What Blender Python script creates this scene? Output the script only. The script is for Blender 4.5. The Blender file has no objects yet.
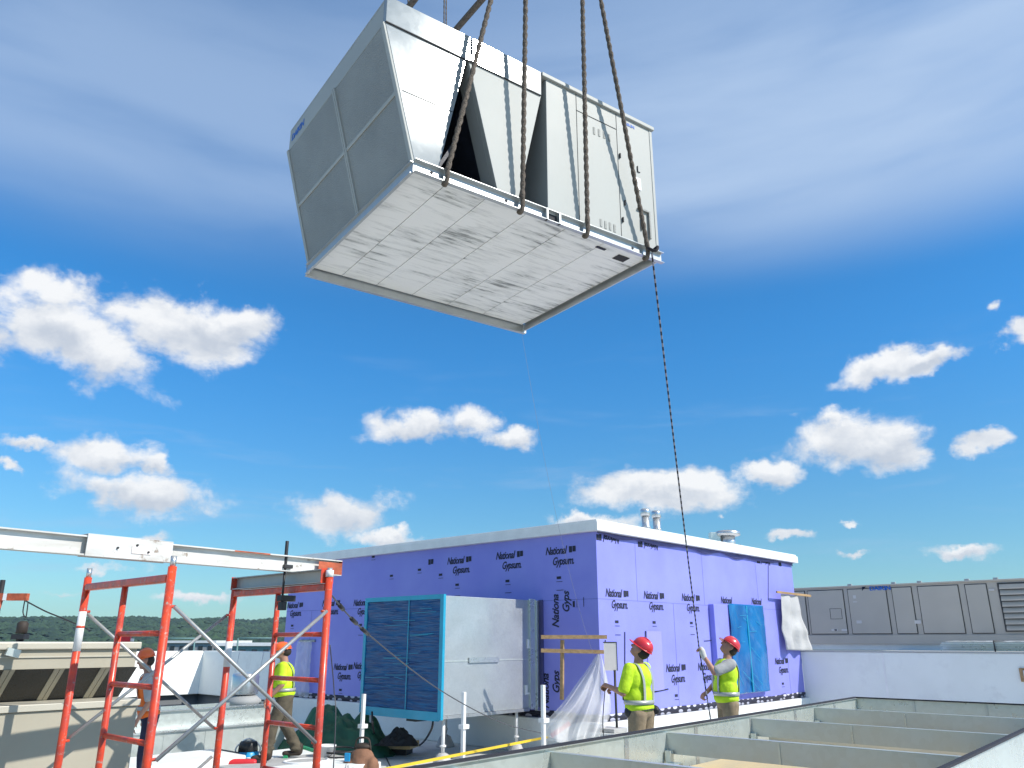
import bpy, bmesh, math, random
from mathutils import Vector, Matrix, noise
random.seed(7)
scn = bpy.context.scene
C = scn.collection
V = Vector
# ------------------------------------------------------------------ camera model
F = 785.0
PITCH = math.atan(256 / F)
CP, SP = math.cos(PITCH), math.sin(PITCH)
CZ = 1.85
CAM = V((0, 0, CZ))
def ray(u, v):
    a = (u - 512) / F; b = (384 - v) / F
    return V((a, CP - b * SP, SP + b * CP))
def at_y(u, v, y):
    d = ray(u, v); return CAM + d * (y / d.y)
def at_z(u, v, z):
    d = ray(u, v); return CAM + d * ((z - CZ) / d.z)
def at_pl(u, v, p, n):
    d = ray(u, v); return CAM + d * ((V(p) - CAM).dot(n) / d.dot(n))
YAW = math.radians(47.6)
R = V((math.cos(YAW), math.sin(YAW), 0)); Lf = V((-math.sin(YAW), math.cos(YAW), 0))
UP = V((0, 0, 1))

# ------------------------------------------------------------------ materials
def nt(name):
    m = bpy.data.materials.new(name); m.use_nodes = True
    t = m.node_tree; return m, t, t.nodes['Principled BSDF']
def mat(name, col, rough=.6, metal=0, var=.12, scale=3, bump=.0, bscale=40, spec=.5, coat=0, alpha=1, trans=0, stretch=(1, 1, 1), sheen=0, col2=None, detail=5, rvar=.0):
    m, t, b = nt(name); N = t.nodes; L = t.links
    b.inputs['Roughness'].default_value = rough; b.inputs['Metallic'].default_value = metal
    b.inputs['Specular IOR Level'].default_value = spec; b.inputs['Coat Weight'].default_value = coat
    b.inputs['Coat Roughness'].default_value = .15
    b.inputs['Alpha'].default_value = alpha; b.inputs['Transmission Weight'].default_value = trans
    tc = N.new('ShaderNodeTexCoord'); mp = N.new('ShaderNodeMapping'); mp.inputs['Scale'].default_value = stretch
    L.new(tc.outputs['Object'], mp.inputs['Vector'])
    n = N.new('ShaderNodeTexNoise'); n.inputs['Scale'].default_value = scale; n.inputs['Detail'].default_value = detail; n.inputs['Roughness'].default_value = .6
    L.new(mp.outputs[0], n.inputs['Vector'])
    rp = N.new('ShaderNodeValToRGB'); rp.color_ramp.elements[0].position = .35; rp.color_ramp.elements[1].position = .65
    c = V(col)
    c2 = V(col2) if col2 else c * (1 - var)
    rp.color_ramp.elements[0].color = (*c2, 1); rp.color_ramp.elements[1].color = (*c, 1)
    L.new(n.outputs['Fac'], rp.inputs[0]); L.new(rp.outputs[0], b.inputs['Base Color'])
    if rvar:
        mr = N.new('ShaderNodeMapRange'); mr.inputs[1].default_value = .3; mr.inputs[2].default_value = .7
        mr.inputs[3].default_value = rough - rvar; mr.inputs[4].default_value = rough + rvar
        L.new(n.outputs['Fac'], mr.inputs[0]); L.new(mr.outputs[0], b.inputs['Roughness'])
    if bump:
        n2 = N.new('ShaderNodeTexNoise'); n2.inputs['Scale'].default_value = bscale; n2.inputs['Detail'].default_value = 4
        L.new(mp.outputs[0], n2.inputs['Vector'])
        bp = N.new('ShaderNodeBump'); bp.inputs['Strength'].default_value = bump; bp.inputs['Distance'].default_value = .02
        L.new(n2.outputs['Fac'], bp.inputs['Height']); L.new(bp.outputs[0], b.inputs['Normal'])
    return m
def galv(name, col=(.55, .58, .58), rough=.38, metal=.75, spangle=30, dent=.25, rv=1.0):
    m, t, b = nt(name); N = t.nodes; L = t.links
    tc = N.new('ShaderNodeTexCoord')
    vo = N.new('ShaderNodeTexVoronoi'); vo.inputs['Scale'].default_value = spangle
    L.new(tc.outputs['Object'], vo.inputs['Vector'])
    n = N.new('ShaderNodeTexNoise'); n.inputs['Scale'].default_value = 1.7; n.inputs['Detail'].default_value = 6
    L.new(tc.outputs['Object'], n.inputs['Vector'])
    sep = N.new('ShaderNodeSeparateColor'); L.new(vo.outputs['Color'], sep.inputs[0])
    ad = N.new('ShaderNodeMath'); ad.operation = 'MULTIPLY_ADD'; ad.inputs[1].default_value = .35
    L.new(sep.outputs[0], ad.inputs[0]); L.new(n.outputs['Fac'], ad.inputs[2])
    rp = N.new('ShaderNodeValToRGB'); rp.color_ramp.elements[0].position = .35; rp.color_ramp.elements[1].position = 1
    c = V(col); rp.color_ramp.elements[0].color = (*(c * .93), 1); rp.color_ramp.elements[1].color = (*(c * 1.06), 1)
    L.new(ad.outputs[0], rp.inputs[0]); L.new(rp.outputs[0], b.inputs['Base Color'])
    b.inputs['Metallic'].default_value = metal
    mr = N.new('ShaderNodeMapRange'); mr.inputs[1].default_value = .3; mr.inputs[2].default_value = 1.1; mr.inputs[3].default_value = rough - .08 * rv; mr.inputs[4].default_value = rough + .12 * rv
    L.new(ad.outputs[0], mr.inputs[0]); L.new(mr.outputs[0], b.inputs['Roughness'])
    n2 = N.new('ShaderNodeTexNoise'); n2.inputs['Scale'].default_value = 1.3; n2.inputs['Detail'].default_value = 1
    L.new(tc.outputs['Object'], n2.inputs['Vector'])
    bp = N.new('ShaderNodeBump'); bp.inputs['Strength'].default_value = dent; bp.inputs['Distance'].default_value = .08
    L.new(n2.outputs['Fac'], bp.inputs['Height']); L.new(bp.outputs[0], b.inputs['Normal'])
    return m
def film(name, base, dark, coat=.6, rough=.22, stretch=(1, 1, 1), wr=.6, sc=5):
    """coloured shrink film: wrinkles as bump and thin paler creases"""
    m, t, b = nt(name); N = t.nodes; L = t.links
    tc = N.new('ShaderNodeTexCoord'); mp = N.new('ShaderNodeMapping'); mp.inputs['Scale'].default_value = stretch
    L.new(tc.outputs['Object'], mp.inputs['Vector'])
    n = N.new('ShaderNodeTexNoise'); n.inputs['Scale'].default_value = sc; n.inputs['Detail'].default_value = 5; n.inputs['Distortion'].default_value = .8
    L.new(mp.outputs[0], n.inputs['Vector'])
    try:
        mu = N.new('ShaderNodeTexNoise'); mu.noise_type = 'RIDGED_MULTIFRACTAL'
    except Exception: pass
    mu.inputs['Scale'].default_value = sc * .8; mu.inputs['Detail'].default_value = 3; mu.inputs['Distortion'].default_value = .5
    L.new(mp.outputs[0], mu.inputs['Vector'])
    rp = N.new('ShaderNodeValToRGB'); e = rp.color_ramp.elements
    e[0].position = .3; e[0].color = (*dark, 1); e[1].position = .72; e[1].color = (*base, 1)
    L.new(n.outputs['Fac'], rp.inputs[0]); L.new(rp.outputs[0], b.inputs['Base Color'])
    b.inputs['Roughness'].default_value = rough; b.inputs['Coat Weight'].default_value = coat; b.inputs['Coat Roughness'].default_value = .08
    bp = N.new('ShaderNodeBump'); bp.inputs['Strength'].default_value = wr; bp.inputs['Distance'].default_value = .04
    L.new(mu.outputs['Fac'], bp.inputs['Height'])
    L.new(bp.outputs[0], b.inputs['Normal']); L.new(bp.outputs[0], b.inputs['Coat Normal'])
    return m
M = {}
M['unit'] = mat('painted_steel', (.36, .372, .352), .58, .0, .10, .9, .05, 2.0, rvar=.05)
M['unit_shiny'] = galv('bright_galvanised', (.26, .285, .295), .105, .12, 18, .12, .08)
M['duct'] = galv('duct_galvanised', (.48, .51, .52), .36, .6, 45, .5)
M['unit_rail'] = galv('rail_galvanised', (.46, .48, .48), .35, .6, 12, .1)
M['screen'] = mat('coil_guard', (.29, .295, .28), .6, .2, .16, 1.5, .5, 90)
M['coil_dark'] = mat('dark_coil', (.030, .036, .055), .5, .1, .3, 3, .3, 80)
M['gap'] = mat('shadow_gap', (.03, .03, .035), .8)
M['navy'] = mat('void_shade_navy', (.05, .06, .09), .6)  # dark navy standing for the shade inside the coil voids
M['galv'] = galv('galvanised_sheet', (.62, .67, .64), .30, .6, 22, .10)
M['galv_dull'] = galv('dull_galvanised', (.56, .60, .575), .34, .55, 18, .08)
M['white'] = mat('white_membrane', (.79, .81, .78), .55, 0, .08, .8, .06, 3, rvar=.1)
M['white_paint'] = mat('white_paint', (.80, .80, .79), .4, 0, .10, 4)
M['dirty_white'] = mat('beam_white_paint', (.70, .70, .68), .42, 0, .25, 5, col2=(.52, .50, .46), stretch=(.6, 3, 3))
M['rust'] = mat('rusty_red', (.55, .12, .05), .7, 0, .5, 9, .2, 50)
M['purple'] = mat('purple_sheathing', (.255, .268, .72), .5, 0, .10, .9, .03, 60, detail=9, col2=(.215, .222, .68))
M['purple_pale'] = mat('pale_purple_sheathing', (.29, .285, .70), .6, 0, .06, 1)
M['ink'] = mat('printed_ink', (.012, .014, .035), .7)
M['ink_blue'] = mat('blue_badge', (.02, .14, .55), .5)
M['seam_shade'] = mat('shade_purple', (.08, .08, .22), .8)  # dark purple painting shade under the roof edge and beside the duct
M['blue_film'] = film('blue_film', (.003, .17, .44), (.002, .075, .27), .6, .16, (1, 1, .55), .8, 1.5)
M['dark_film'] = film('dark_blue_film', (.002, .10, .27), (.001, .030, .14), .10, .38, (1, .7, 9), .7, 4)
M['tape'] = mat('blue_tape', (.01, .33, .52), .35, coat=.4)
M['red'] = mat('scaffold_red', (.76, .065, .016), .38, 0, .35, 12, coat=.2, col2=(.42, .05, .03))
def wear(m, chip=(.34, .30, .27), pos=.70, sc=38):
    t = m.node_tree; b = t.nodes['Principled BSDF']; l = b.inputs['Base Color'].links[0].from_socket
    tc = t.nodes.new('ShaderNodeTexCoord'); n = t.nodes.new('ShaderNodeTexNoise'); n.inputs['Scale'].default_value = sc; n.inputs['Detail'].default_value = 6; n.inputs['Roughness'].default_value = .7
    t.links.new(tc.outputs['Object'], n.inputs['Vector']); r = t.nodes.new('ShaderNodeMapRange'); r.inputs[1].default_value = pos - .08; r.inputs[2].default_value = pos
    t.links.new(n.outputs['Fac'], r.inputs[0]); x = t.nodes.new('ShaderNodeMix'); x.data_type = 'RGBA'; t.links.new(r.outputs[0], x.inputs[0]); t.links.new(l, x.inputs[6]); x.inputs[7].default_value = (*chip, 1)
    t.links.new(x.outputs[2], b.inputs['Base Color'])
wear(M['red'], pos=.66); wear(M['dirty_white'], (.30, .24, .19), .68, 14); wear(M['white'], (.72, .735, .71), .62, 1.2)
M['pin'] = galv('pin_steel', (.6, .62, .62), .3, .8)
M['brace'] = galv('brace_steel', (.42, .43, .42), .4, .6, 60, .05)
M['alu'] = galv('aluminium', (.42, .43, .42), .5, .4, 30, .05)
M['black'] = mat('black_steel', (.02, .02, .022), .5)
M['rubber'] = mat('black_rubber', (.015, .015, .017), .6, bump=.2)
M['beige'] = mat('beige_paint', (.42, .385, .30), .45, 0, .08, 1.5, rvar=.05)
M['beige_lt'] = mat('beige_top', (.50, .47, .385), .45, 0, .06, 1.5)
M['mesh_dark'] = mat('condenser_mesh', (.075, .07, .062), .7, 0, .3, 2, .8, 120)
M['taupe'] = mat('taupe_paint', (.56, .49, .41), .5, 0, .08, 1.0, rvar=.05)
M['taupe_dk'] = mat('taupe_seam', (.06, .056, .052), .6)
M['wood'] = mat('weathered_wood', (.42, .27, .13), .75, 0, .35, 6, .3, 30, stretch=(.3, 4, 4))
M['ply'] = mat('yellow_plywood', (.62, .47, .24), .7, 0, .25, 2, .1, 20, col2=(.45, .38, .25))
M['yellow'] = mat('yellow_webbing', (.75, .52, .03), .6)
M['redstrap'] = mat('red_handle', (.6, .02, .03), .5)
M['poly'] = mat('clear_polythene', (.80, .80, .80), .35, 0, .1, 3, .3, 8, alpha=.40)
M['poly_thin'] = mat('thin_polythene', (.75, .76, .80), .3, 0, .1, 3, .3, 8, alpha=.38)
M['poly_white'] = mat('white_polythene', (.55, .54, .53), .5, 0, .08, 4, .6, 10, alpha=.85)
M['green'] = mat('green_tarpaulin', (.014, .11, .058), .5, 0, .4, 5, .5, 14)
M['green_lt'] = mat('bright_green_plastic', (.02, .33, .13), .5)
M['sling'] = mat('sling_webbing', (.145, .115, .09), .85, 0, .5, 30, .8, 60)
M['rope_b'] = mat('rope_black', (.015, .015, .02), .8)
M['rope_w'] = mat('rope_pale', (.25, .25, .30), .8)
M['wire'] = mat('steel_wire', (.10, .10, .11), .5, .5)
M['skin'] = mat('skin', (.42, .215, .145), .55, 0, .12, 20)
M['hivis'] = mat('hi_vis_yellow', (.55, .80, .015), .75, 0, .16, 9, 1.0, 9, detail=3)
M['hivis_or'] = mat('hi_vis_orange', (.85, .17, .02), .7, 0, .1, 12, .5, 16)
M['reflect'] = mat('reflective_tape', (.45, .46, .43), .35, .3)
M['shirt_grey'] = mat('grey_shirt', (.38, .38, .38), .85, 0, .15, 14, .5, 16)
M['khaki'] = mat('khaki_trousers', (.31, .235, .145), .9, 0, .35, 8, 1.0, 9)
M['olive'] = mat('olive_trousers', (.11, .09, .06), .9, 0, .35, 8, 1.0, 9)
M['navy_cloth'] = mat('navy_trousers', (.02, .025, .06), .85, 0, .25, 9, .5, 12)
M['helm_red'] = mat('red_helmet', (.60, .018, .03), .36, 0, .05, 3, coat=.5)
M['helm_orange'] = mat('orange_helmet', (.85, .13, .015), .3, 0, .05, 3, coat=.4)
M['hair'] = mat('dark_hair', (.03, .02, .015), .8)
M['boot'] = mat('dark_boot', (.04, .028, .02), .7)
M['glove'] = mat('white_glove', (.6, .58, .54), .8)
M['eye'] = mat('eye', (.02, .015, .01), .3)
M['lips'] = mat('lips', (.33, .12, .10), .5)
M['bluepl'] = mat('blue_plastic', (.01, .30, .60), .35)
M['cardboard'] = mat('brown_canvas', (.26, .13, .075), .85, 0, .3, 8, .3, 20)
M['paper'] = mat('paper_sign', (.72, .66, .62), .6)
M['pink'] = mat('pink_sheet', (.62, .30, .36), .6)
M['steel'] = galv('stainless', (.62, .63, .64), .30, .85, 15, .03)
M['concrete'] = mat('grey_block', (.42, .42, .41), .85, 0, .15, 5, .3, 30)
M['far_teal'] = mat('far_teal', (.13, .25, .25), .7)
M['far_grey'] = mat('far_grey', (.35, .36, .36), .7)
M['glass'] = mat('far_window', (.04, .05, .06), .2)

# ------------------------------------------------------------------ helpers
def tag(o, label=None, cat=None, group=None, kind=None):
    if label: o['label'] = label
    if cat: o['category'] = cat
    if group: o['group'] = group
    if kind: o['kind'] = kind
    return o
def empty(name, loc=(0, 0, 0), rz=0, label=None, cat=None, group=None):
    o = bpy.data.objects.new(name, None); C.objects.link(o); o.location = loc; o.rotation_euler = (0, 0, rz); o.empty_display_size = .1
    return tag(o, label, cat, group)
def Tm(e): return Matrix.Translation(V(e.location)) @ Matrix.Rotation(e.rotation_euler[2], 4, 'Z')
def lw(e, p): return Tm(e).inverted() @ V(p)
class MB:
    def __init__(s): s.bm = bmesh.new(); s.mi = 0
    def face(s, vs, mi=None):
        try:
            f = s.bm.faces.new(vs); f.material_index = s.mi if mi is None else mi; return f
        except ValueError: return None
    def box(s, a, b, mi=None):
        x0, y0, z0 = a; x1, y1, z1 = b
        return s.hexa([(x0, y0, z0), (x1, y0, z0), (x1, y1, z0), (x0, y1, z0), (x0, y0, z1), (x1, y0, z1), (x1, y1, z1), (x0, y1, z1)], mi)
    def hexa(s, p, mi=None):
        v = [s.bm.verts.new(q) for q in p]
        for f in ((0, 3, 2, 1), (4, 5, 6, 7), (0, 1, 5, 4), (1, 2, 6, 5), (2, 3, 7, 6), (3, 0, 4, 7)): s.face([v[i] for i in f], mi)
        return s
    def bar(s, p, q, w, h, up=UP, mi=None):
        """box beam from p to q, width w (sideways), height h"""
        p, q = V(p), V(q); d = (q - p).normalized(); sd = d.cross(up)
        if sd.length < 1e-4: sd = d.cross(V((1, 0, 0)))
        sd.normalize(); u2 = sd.cross(d).normalized()
        a, b = sd * w / 2, u2 * h / 2
        return s.hexa([p - a - b, p + a - b, q + a - b, q - a - b, p - a + b, p + a + b, q + a + b, q - a + b], mi)
    def prism(s, poly, y0, y1, axes='xz', mi=None):
        """extrude polygon given in (x,z) along y"""
        def mk(a, b, c): return {'xz': (a, c, b), 'yz': (c, a, b), 'xy': (a, b, c)}[axes]
        A = [s.bm.verts.new(mk(a, b, y0)) for a, b in poly]; B = [s.bm.verts.new(mk(a, b, y1)) for a, b in poly]
        s.face(A, mi); s.face(B[::-1], mi); n = len(poly)
        for i in range(n): s.face([A[i], B[i], B[(i + 1) % n], A[(i + 1) % n]][::-1], mi)
        return s
    def tube(s, pts, r, seg=8, mi=None, cap=True, mis=None):
        pts = [V(p) for p in pts]; rings = []; n = len(pts)
        t0 = (pts[1] - pts[0]).normalized(); a = t0.orthogonal().normalized()
        for i, p in enumerate(pts):
            t = (pts[min(i + 1, n - 1)] - pts[max(i - 1, 0)]).normalized()
            a = (a - t * a.dot(t)).normalized(); b = t.cross(a); rr = r[i] if isinstance(r, (list, tuple)) else r
            rings.append([s.bm.verts.new(p + (a * math.cos(k * 2 * math.pi / seg) + b * math.sin(k * 2 * math.pi / seg)) * rr) for k in range(seg)])
        for i in range(n - 1):
            for k in range(seg):
                f = s.face([rings[i][k], rings[i][(k + 1) % seg], rings[i + 1][(k + 1) % seg], rings[i + 1][k]], mis[i] if mis else mi)
                if f: f.smooth = True
        if cap: s.face(rings[0][::-1], mi); s.face(rings[-1], mi)
        return s
    def lathe(s, prof, c=(0, 0, 0), seg=24, mi=None):
        c = V(c); rings = [[s.bm.verts.new(c + V((r * math.cos(k * 2 * math.pi / seg), r * math.sin(k * 2 * math.pi / seg), z))) for k in range(seg)] for r, z in prof]
        for i in range(len(prof) - 1):
            for k in range(seg):
                f = s.face([rings[i][k], rings[i][(k + 1) % seg], rings[i + 1][(k + 1) % seg], rings[i + 1][k]], mi)
                if f: f.smooth = True
        s.face(rings[0][::-1], mi); s.face(rings[-1], mi)
        return s
    def cap(s, p, q, r1, r2=None, seg=14):
        """round-ended tapered limb"""
        p, q = V(p), V(q); r2 = r1 if r2 is None else r2; d = (q - p).normalized(); pts = []; rs = []
        for k in range(6):
            a = math.pi / 2 * (1 - k / 5); pts.append(p - d * r1 * math.sin(a)); rs.append(max(r1 * math.cos(a), .0006))
        for k in range(6):
            a = math.pi / 2 * k / 5; pts.append(q + d * r2 * math.sin(a)); rs.append(max(r2 * math.cos(a), .0006))
        return s.tube(pts, rs, seg)
    def ell(s, c, r, rot=None, sub=3):
        m = Matrix.Translation(V(c)) @ (rot.to_4x4() if rot else Matrix.Identity(4)) @ Matrix.Diagonal((*r, 1))
        g = bmesh.ops.create_icosphere(s.bm, subdivisions=sub, radius=1, matrix=m)
        for v in g['verts']:
            for f in v.link_faces: f.smooth = True
        return s
    def grid(s, fn, nu, nv, mi=None, smooth=True):
        g = [[s.bm.verts.new(fn(i / nu, j / nv)) for j in range(nv + 1)] for i in range(nu + 1)]
        for i in range(nu):
            for j in range(nv):
                f = s.face([g[i][j], g[i + 1][j], g[i + 1][j + 1], g[i][j + 1]], mi)
                if f: f.smooth = smooth
        return s
    def build(s, name, mats, parent=None, bevel=0, label=None, thick=0, M4=None):
        if M4 is not None: bmesh.ops.transform(s.bm, matrix=M4, verts=s.bm.verts)
        bmesh.ops.recalc_face_normals(s.bm, faces=s.bm.faces)
        me = bpy.data.meshes.new(name); s.bm.to_mesh(me); s.bm.free()
        for m in (mats if isinstance(mats, (list, tuple)) else [mats]): me.materials.append(M[m] if isinstance(m, str) else m)
        o = bpy.data.objects.new(name, me); C.objects.link(o)
        if parent is not None: o.parent = parent
        if bevel:
            md = o.modifiers.new('b', 'BEVEL'); md.width = bevel; md.segments = 2; md.limit_method = 'ANGLE'
        if thick:
            md = o.modifiers.new('s', 'SOLIDIFY'); md.thickness = thick
        if label: o['label'] = label
        return o
def remeshed(mb, name, mats, parent, voxel=.014, it=3):
    """fuse overlapping solids into one continuous smooth surface"""
    bmesh.ops.recalc_face_normals(mb.bm, faces=mb.bm.faces)
    me = bpy.data.meshes.new('tmp'); mb.bm.to_mesh(me); mb.bm.free()
    t = bpy.data.objects.new('tmp', me); C.objects.link(t)
    r = t.modifiers.new('r', 'REMESH'); r.mode = 'VOXEL'; r.voxel_size = voxel; r.use_smooth_shade = True
    sm = t.modifiers.new('s', 'SMOOTH'); sm.factor = .5; sm.iterations = it
    dg = bpy.context.evaluated_depsgraph_get(); dg.update()
    m2 = bpy.data.meshes.new_from_object(t.evaluated_get(dg)); m2.name = name
    bpy.data.objects.remove(t); bpy.data.meshes.remove(me)
    m2.materials.clear()
    for m in (mats if isinstance(mats, (list, tuple)) else [mats]): m2.materials.append(M[m])
    for p in m2.polygons: p.use_smooth = True
    o = bpy.data.objects.new(name, m2); C.objects.link(o)
    if parent is not None: o.parent = parent
    return o
def catmull(P, n=8):
    P = [V(p) for p in P]; out = []
    for i in range(len(P) - 1):
        a = P[max(i - 1, 0)]; b = P[i]; c = P[i + 1]; d = P[min(i + 2, len(P) - 1)]
        for k in range(n):
            t = k / n; out.append(.5 * ((2 * b) + (c - a) * t + (2 * a - 5 * b + 4 * c - d) * t * t + (3 * b - a - 3 * c + d) * t ** 3))
    out.append(P[-1]); return out
def text_mesh(body, size, shear=0, bold=0, sx=1):
    cu = bpy.data.curves.new('t', 'FONT'); cu.body = body; cu.size = size; cu.shear = shear; cu.offset = bold; cu.extrude = .0015; cu.align_x = 'LEFT'; cu.resolution_u = 3
    cu.space_line = .82; cu.space_character = .95
    t = bpy.data.objects.new('t', cu); C.objects.link(t)
    dg = bpy.context.evaluated_depsgraph_get(); dg.update()
    me = bpy.data.meshes.new_from_object(t.evaluated_get(dg)); bpy.data.objects.remove(t)
    me.materials.clear(); me.transform(Matrix.Diagonal((sx, 1, 1, 1)))
    return me
def put_mesh(me, name, m, parent, X, Y, Z, at, rot=0):
    """place a flat lettering mesh: X,Y local axes of the surface, Z outward"""
    if not me.materials: me.materials.append(M[m])
    o = bpy.data.objects.new(name, me); C.objects.link(o); o.parent = parent
    ax = Matrix((X, Y, Z)).transposed().to_4x4()
    o.matrix_local = Matrix.Translation(V(at)) @ ax @ Matrix.Rotation(rot, 4, 'Z')
    return o

# ------------------------------------------------------------------ world
cam_d = bpy.data.cameras.new('camera'); cam = bpy.data.objects.new('camera', cam_d); C.objects.link(cam)
cam.location = CAM; cam.rotation_euler = (math.pi / 2 + PITCH, 0, 0)
cam_d.sensor_width = 36; cam_d.lens = 36 * F / 1024; cam_d.clip_end = 20000; cam_d.clip_start = .05
scn.camera = cam
SAZ, SEL = math.radians(-22.5), math.radians(40)      # azimuth from +X
S = V((math.cos(SEL) * math.cos(SAZ), math.cos(SEL) * math.sin(SAZ), math.sin(SEL)))
sd = bpy.data.lights.new('sun', 'SUN'); sd.energy = 4.9; sd.angle = math.radians(.53); sd.color = (1, .95, .87)
so = bpy.data.objects.new('sun', sd); C.objects.link(so); so.rotation_euler = (-S).to_track_quat('-Z', 'Y').to_euler(); so.location = S * 50
w = bpy.data.worlds.new('World'); scn.world = w; w.use_nodes = True; w.cycles.sampling_method = 'MANUAL'; w.cycles.sample_map_resolution = 512
t = w.node_tree; N = t.nodes; L = t.links
bg = N['Background']
sky = N.new('ShaderNodeTexSky'); sky.sky_type = 'NISHITA'; sky.sun_disc = False; sky.sun_elevation = SEL
sky.sun_rotation = math.pi / 2 - SAZ; sky.air_density = 1.0; sky.dust_density = .35; sky.ozone_density = 3.0; sky.altitude = 200
bg.inputs[1].default_value = .10
def mth(op, a, b=None, c=None, clamp=False):
    n = N.new('ShaderNodeMath'); n.operation = op; n.use_clamp = clamp
    for i, x in enumerate((a, b, c)):
        if x is None: continue
        if isinstance(x, (int, float)): n.inputs[i].default_value = x
        else: L.new(x, n.inputs[i])
    return n.outputs[0]
tc = N.new('ShaderNodeTexCoord'); sx = N.new('ShaderNodeSeparateXYZ'); L.new(tc.outputs['Generated'], sx.inputs[0])
az = mth('ARCTAN2', sx.outputs[0], sx.outputs[1]); el = mth('ARCSINE', sx.outputs[2])
cv = N.new('ShaderNodeCombineXYZ'); L.new(az, cv.inputs[0]); L.new(el, cv.inputs[1])
def nz(scale, detail=6, rough=.55, off=(0, 0, 0), st=(1, 1, 1), dist=0.0):
    mp = N.new('ShaderNodeMapping'); mp.inputs['Location'].default_value = off; mp.inputs['Scale'].default_value = st
    L.new(cv.outputs[0], mp.inputs[0]); n = N.new('ShaderNodeTexNoise'); n.inputs['Scale'].default_value = scale
    n.inputs['Detail'].default_value = detail; n.inputs['Roughness'].default_value = rough; n.inputs['Distortion'].default_value = dist
    L.new(mp.outputs[0], n.inputs['Vector']); return n.outputs['Fac']
def rng(x, a, b, c=0, d=1, smooth=True):
    n = N.new('ShaderNodeMapRange'); n.interpolation_type = 'SMOOTHSTEP' if smooth else 'LINEAR'; L.new(x, n.inputs[0])
    for i, q in enumerate((a, b, c, d)): n.inputs[i + 1].default_value = q
    return n.outputs[0]
# cumulus: (u, v, half width, half height, tilt, strength)
CL = [(45, 318, 62, 34, 0, 1), (-30, 330, 60, 30, 0, 1), (95, 345, 55, 30, 25, 1), (185, 328, 72, 27, 0, 1), (235, 326, 42, 16, -8, 1), (60, 290, 50, 18, 0, .9),
      (108, 456, 46, 16, 0, 1), (150, 466, 36, 10, 10, .9), (30, 445, 42, 7, 0, .85), (12, 463, 16, 6, 0, .9), (145, 492, 66, 17, 3, 1.05),
      (345, 509, 42, 19, 0, 1), (335, 500, 22, 16, 0, .9), (425, 427, 50, 15, -6, 1), (465, 422, 28, 14, 0, 1), (508, 438, 26, 10, 0, .95),
      (650, 488, 62, 16, 0, 1), (700, 496, 42, 17, 5, 1), (772, 475, 30, 12, 0, 1), (880, 369, 58, 13, -8, 1), (925, 361, 34, 9, -8, 1),
      (850, 436, 54, 26, 0, 1.05), (890, 445, 34, 20, 0, 1), (838, 418, 26, 14, 0, 1), (985, 438, 25, 9, -8, 1), (998, 302, 12, 9, -30, .8), (1024, 332, 22, 15, 0, 1),
      (786, 534, 20, 5, 0, .85), (963, 550, 32, 7, 0, .95), (854, 552, 14, 5, 0, .7), (597, 521, 42, 7, 0, 1), (390, 538, 34, 8, 0, .95), (150, 541, 24, 8, 0, .7),
      (100, 568, 40, 6, 0, .6), (200, 600, 60, 5, 0, .55), (60, 590, 60, 6, 0, .55), (720, 517, 14, 5, 0, .6), (270, 560, 22, 4, 0, .6), (850, 521, 9, 4, 0, .6)]
def ae(u, v):
    d = ray(u, v).normalized(); return math.atan2(d.x, d.y), math.asin(d.z)
nA = nz(9, 8, .60, (3, 1, 0), (1, 1.5, 1), .2); nB = nz(28, 6, .6, (1, 4, 0), (1, 1.3, 1), .1)
wn = N.new('ShaderNodeTexNoise'); wn.inputs['Scale'].default_value = 22; wn.inputs['Detail'].default_value = 5; wn.inputs['Roughness'].default_value = .62; L.new(cv.outputs[0], wn.inputs['Vector'])
w1 = N.new('ShaderNodeVectorMath'); w1.operation = 'MULTIPLY_ADD'; L.new(wn.outputs['Color'], w1.inputs[0]); w1.inputs[1].default_value = (.060, .046, 0); w1.inputs[2].default_value = (-.030, -.023, 0)
w2 = N.new('ShaderNodeVectorMath'); w2.operation = 'ADD'; L.new(cv.outputs[0], w2.inputs[0]); L.new(w1.outputs[0], w2.inputs[1])
acc = None; accs = None
for (u, v, a, b, tilt, st) in CL:
    c0 = ae(u, v); c1 = ae(u + a, v); c2 = ae(u, v - b)
    ra = abs(c1[0] - c0[0]) * 1.22; rb = abs(c2[1] - c0[1]) * 1.32
    mp = N.new('ShaderNodeMapping'); mp.vector_type = 'TEXTURE'; L.new(w2.outputs[0], mp.inputs[0])
    mp.inputs['Location'].default_value = (c0[0], c0[1], 0); mp.inputs['Rotation'].default_value = (0, 0, -math.radians(tilt)); mp.inputs['Scale'].default_value = (ra, rb, 1)
    ln_ = N.new('ShaderNodeVectorMath'); ln_.operation = 'LENGTH'; L.new(mp.outputs[0], ln_.inputs[0])
    e = mth('SUBTRACT', st, ln_.outputs['Value'])
    acc = e if acc is None else mth('SMOOTH_MAX', acc, e, .10)
    if a > 25:
        dt = N.new('ShaderNodeVectorMath'); dt.operation = 'DOT_PRODUCT'; L.new(mp.outputs[0], dt.inputs[0]); dt.inputs[1].default_value = (0, 1, 0)
        sh = mth('MULTIPLY', mth('MAXIMUM', e, 0), dt.outputs['Value'])
        accs = sh if accs is None else mth('ADD', accs, sh)
dens = mth('ADD', acc, mth('MULTIPLY_ADD', nA, 2.3, -1.06)); dens = mth('ADD', dens, mth('MULTIPLY_ADD', nB, .60, -.30))
cover = rng(dens, -.07, .60)
nA2 = nz(9, 8, .60, (3 - .006, 1 - .025, 0), (1, 1.5, 1), .2)
rel = mth('SUBTRACT', nA, nA2)
lit = mth('ADD', mth('MULTIPLY', rel, 2.4), mth('MULTIPLY', accs, 1.7)); lit = mth('ADD', lit, mth('MULTIPLY_ADD', nB, .5, .38), clamp=True)
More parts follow.
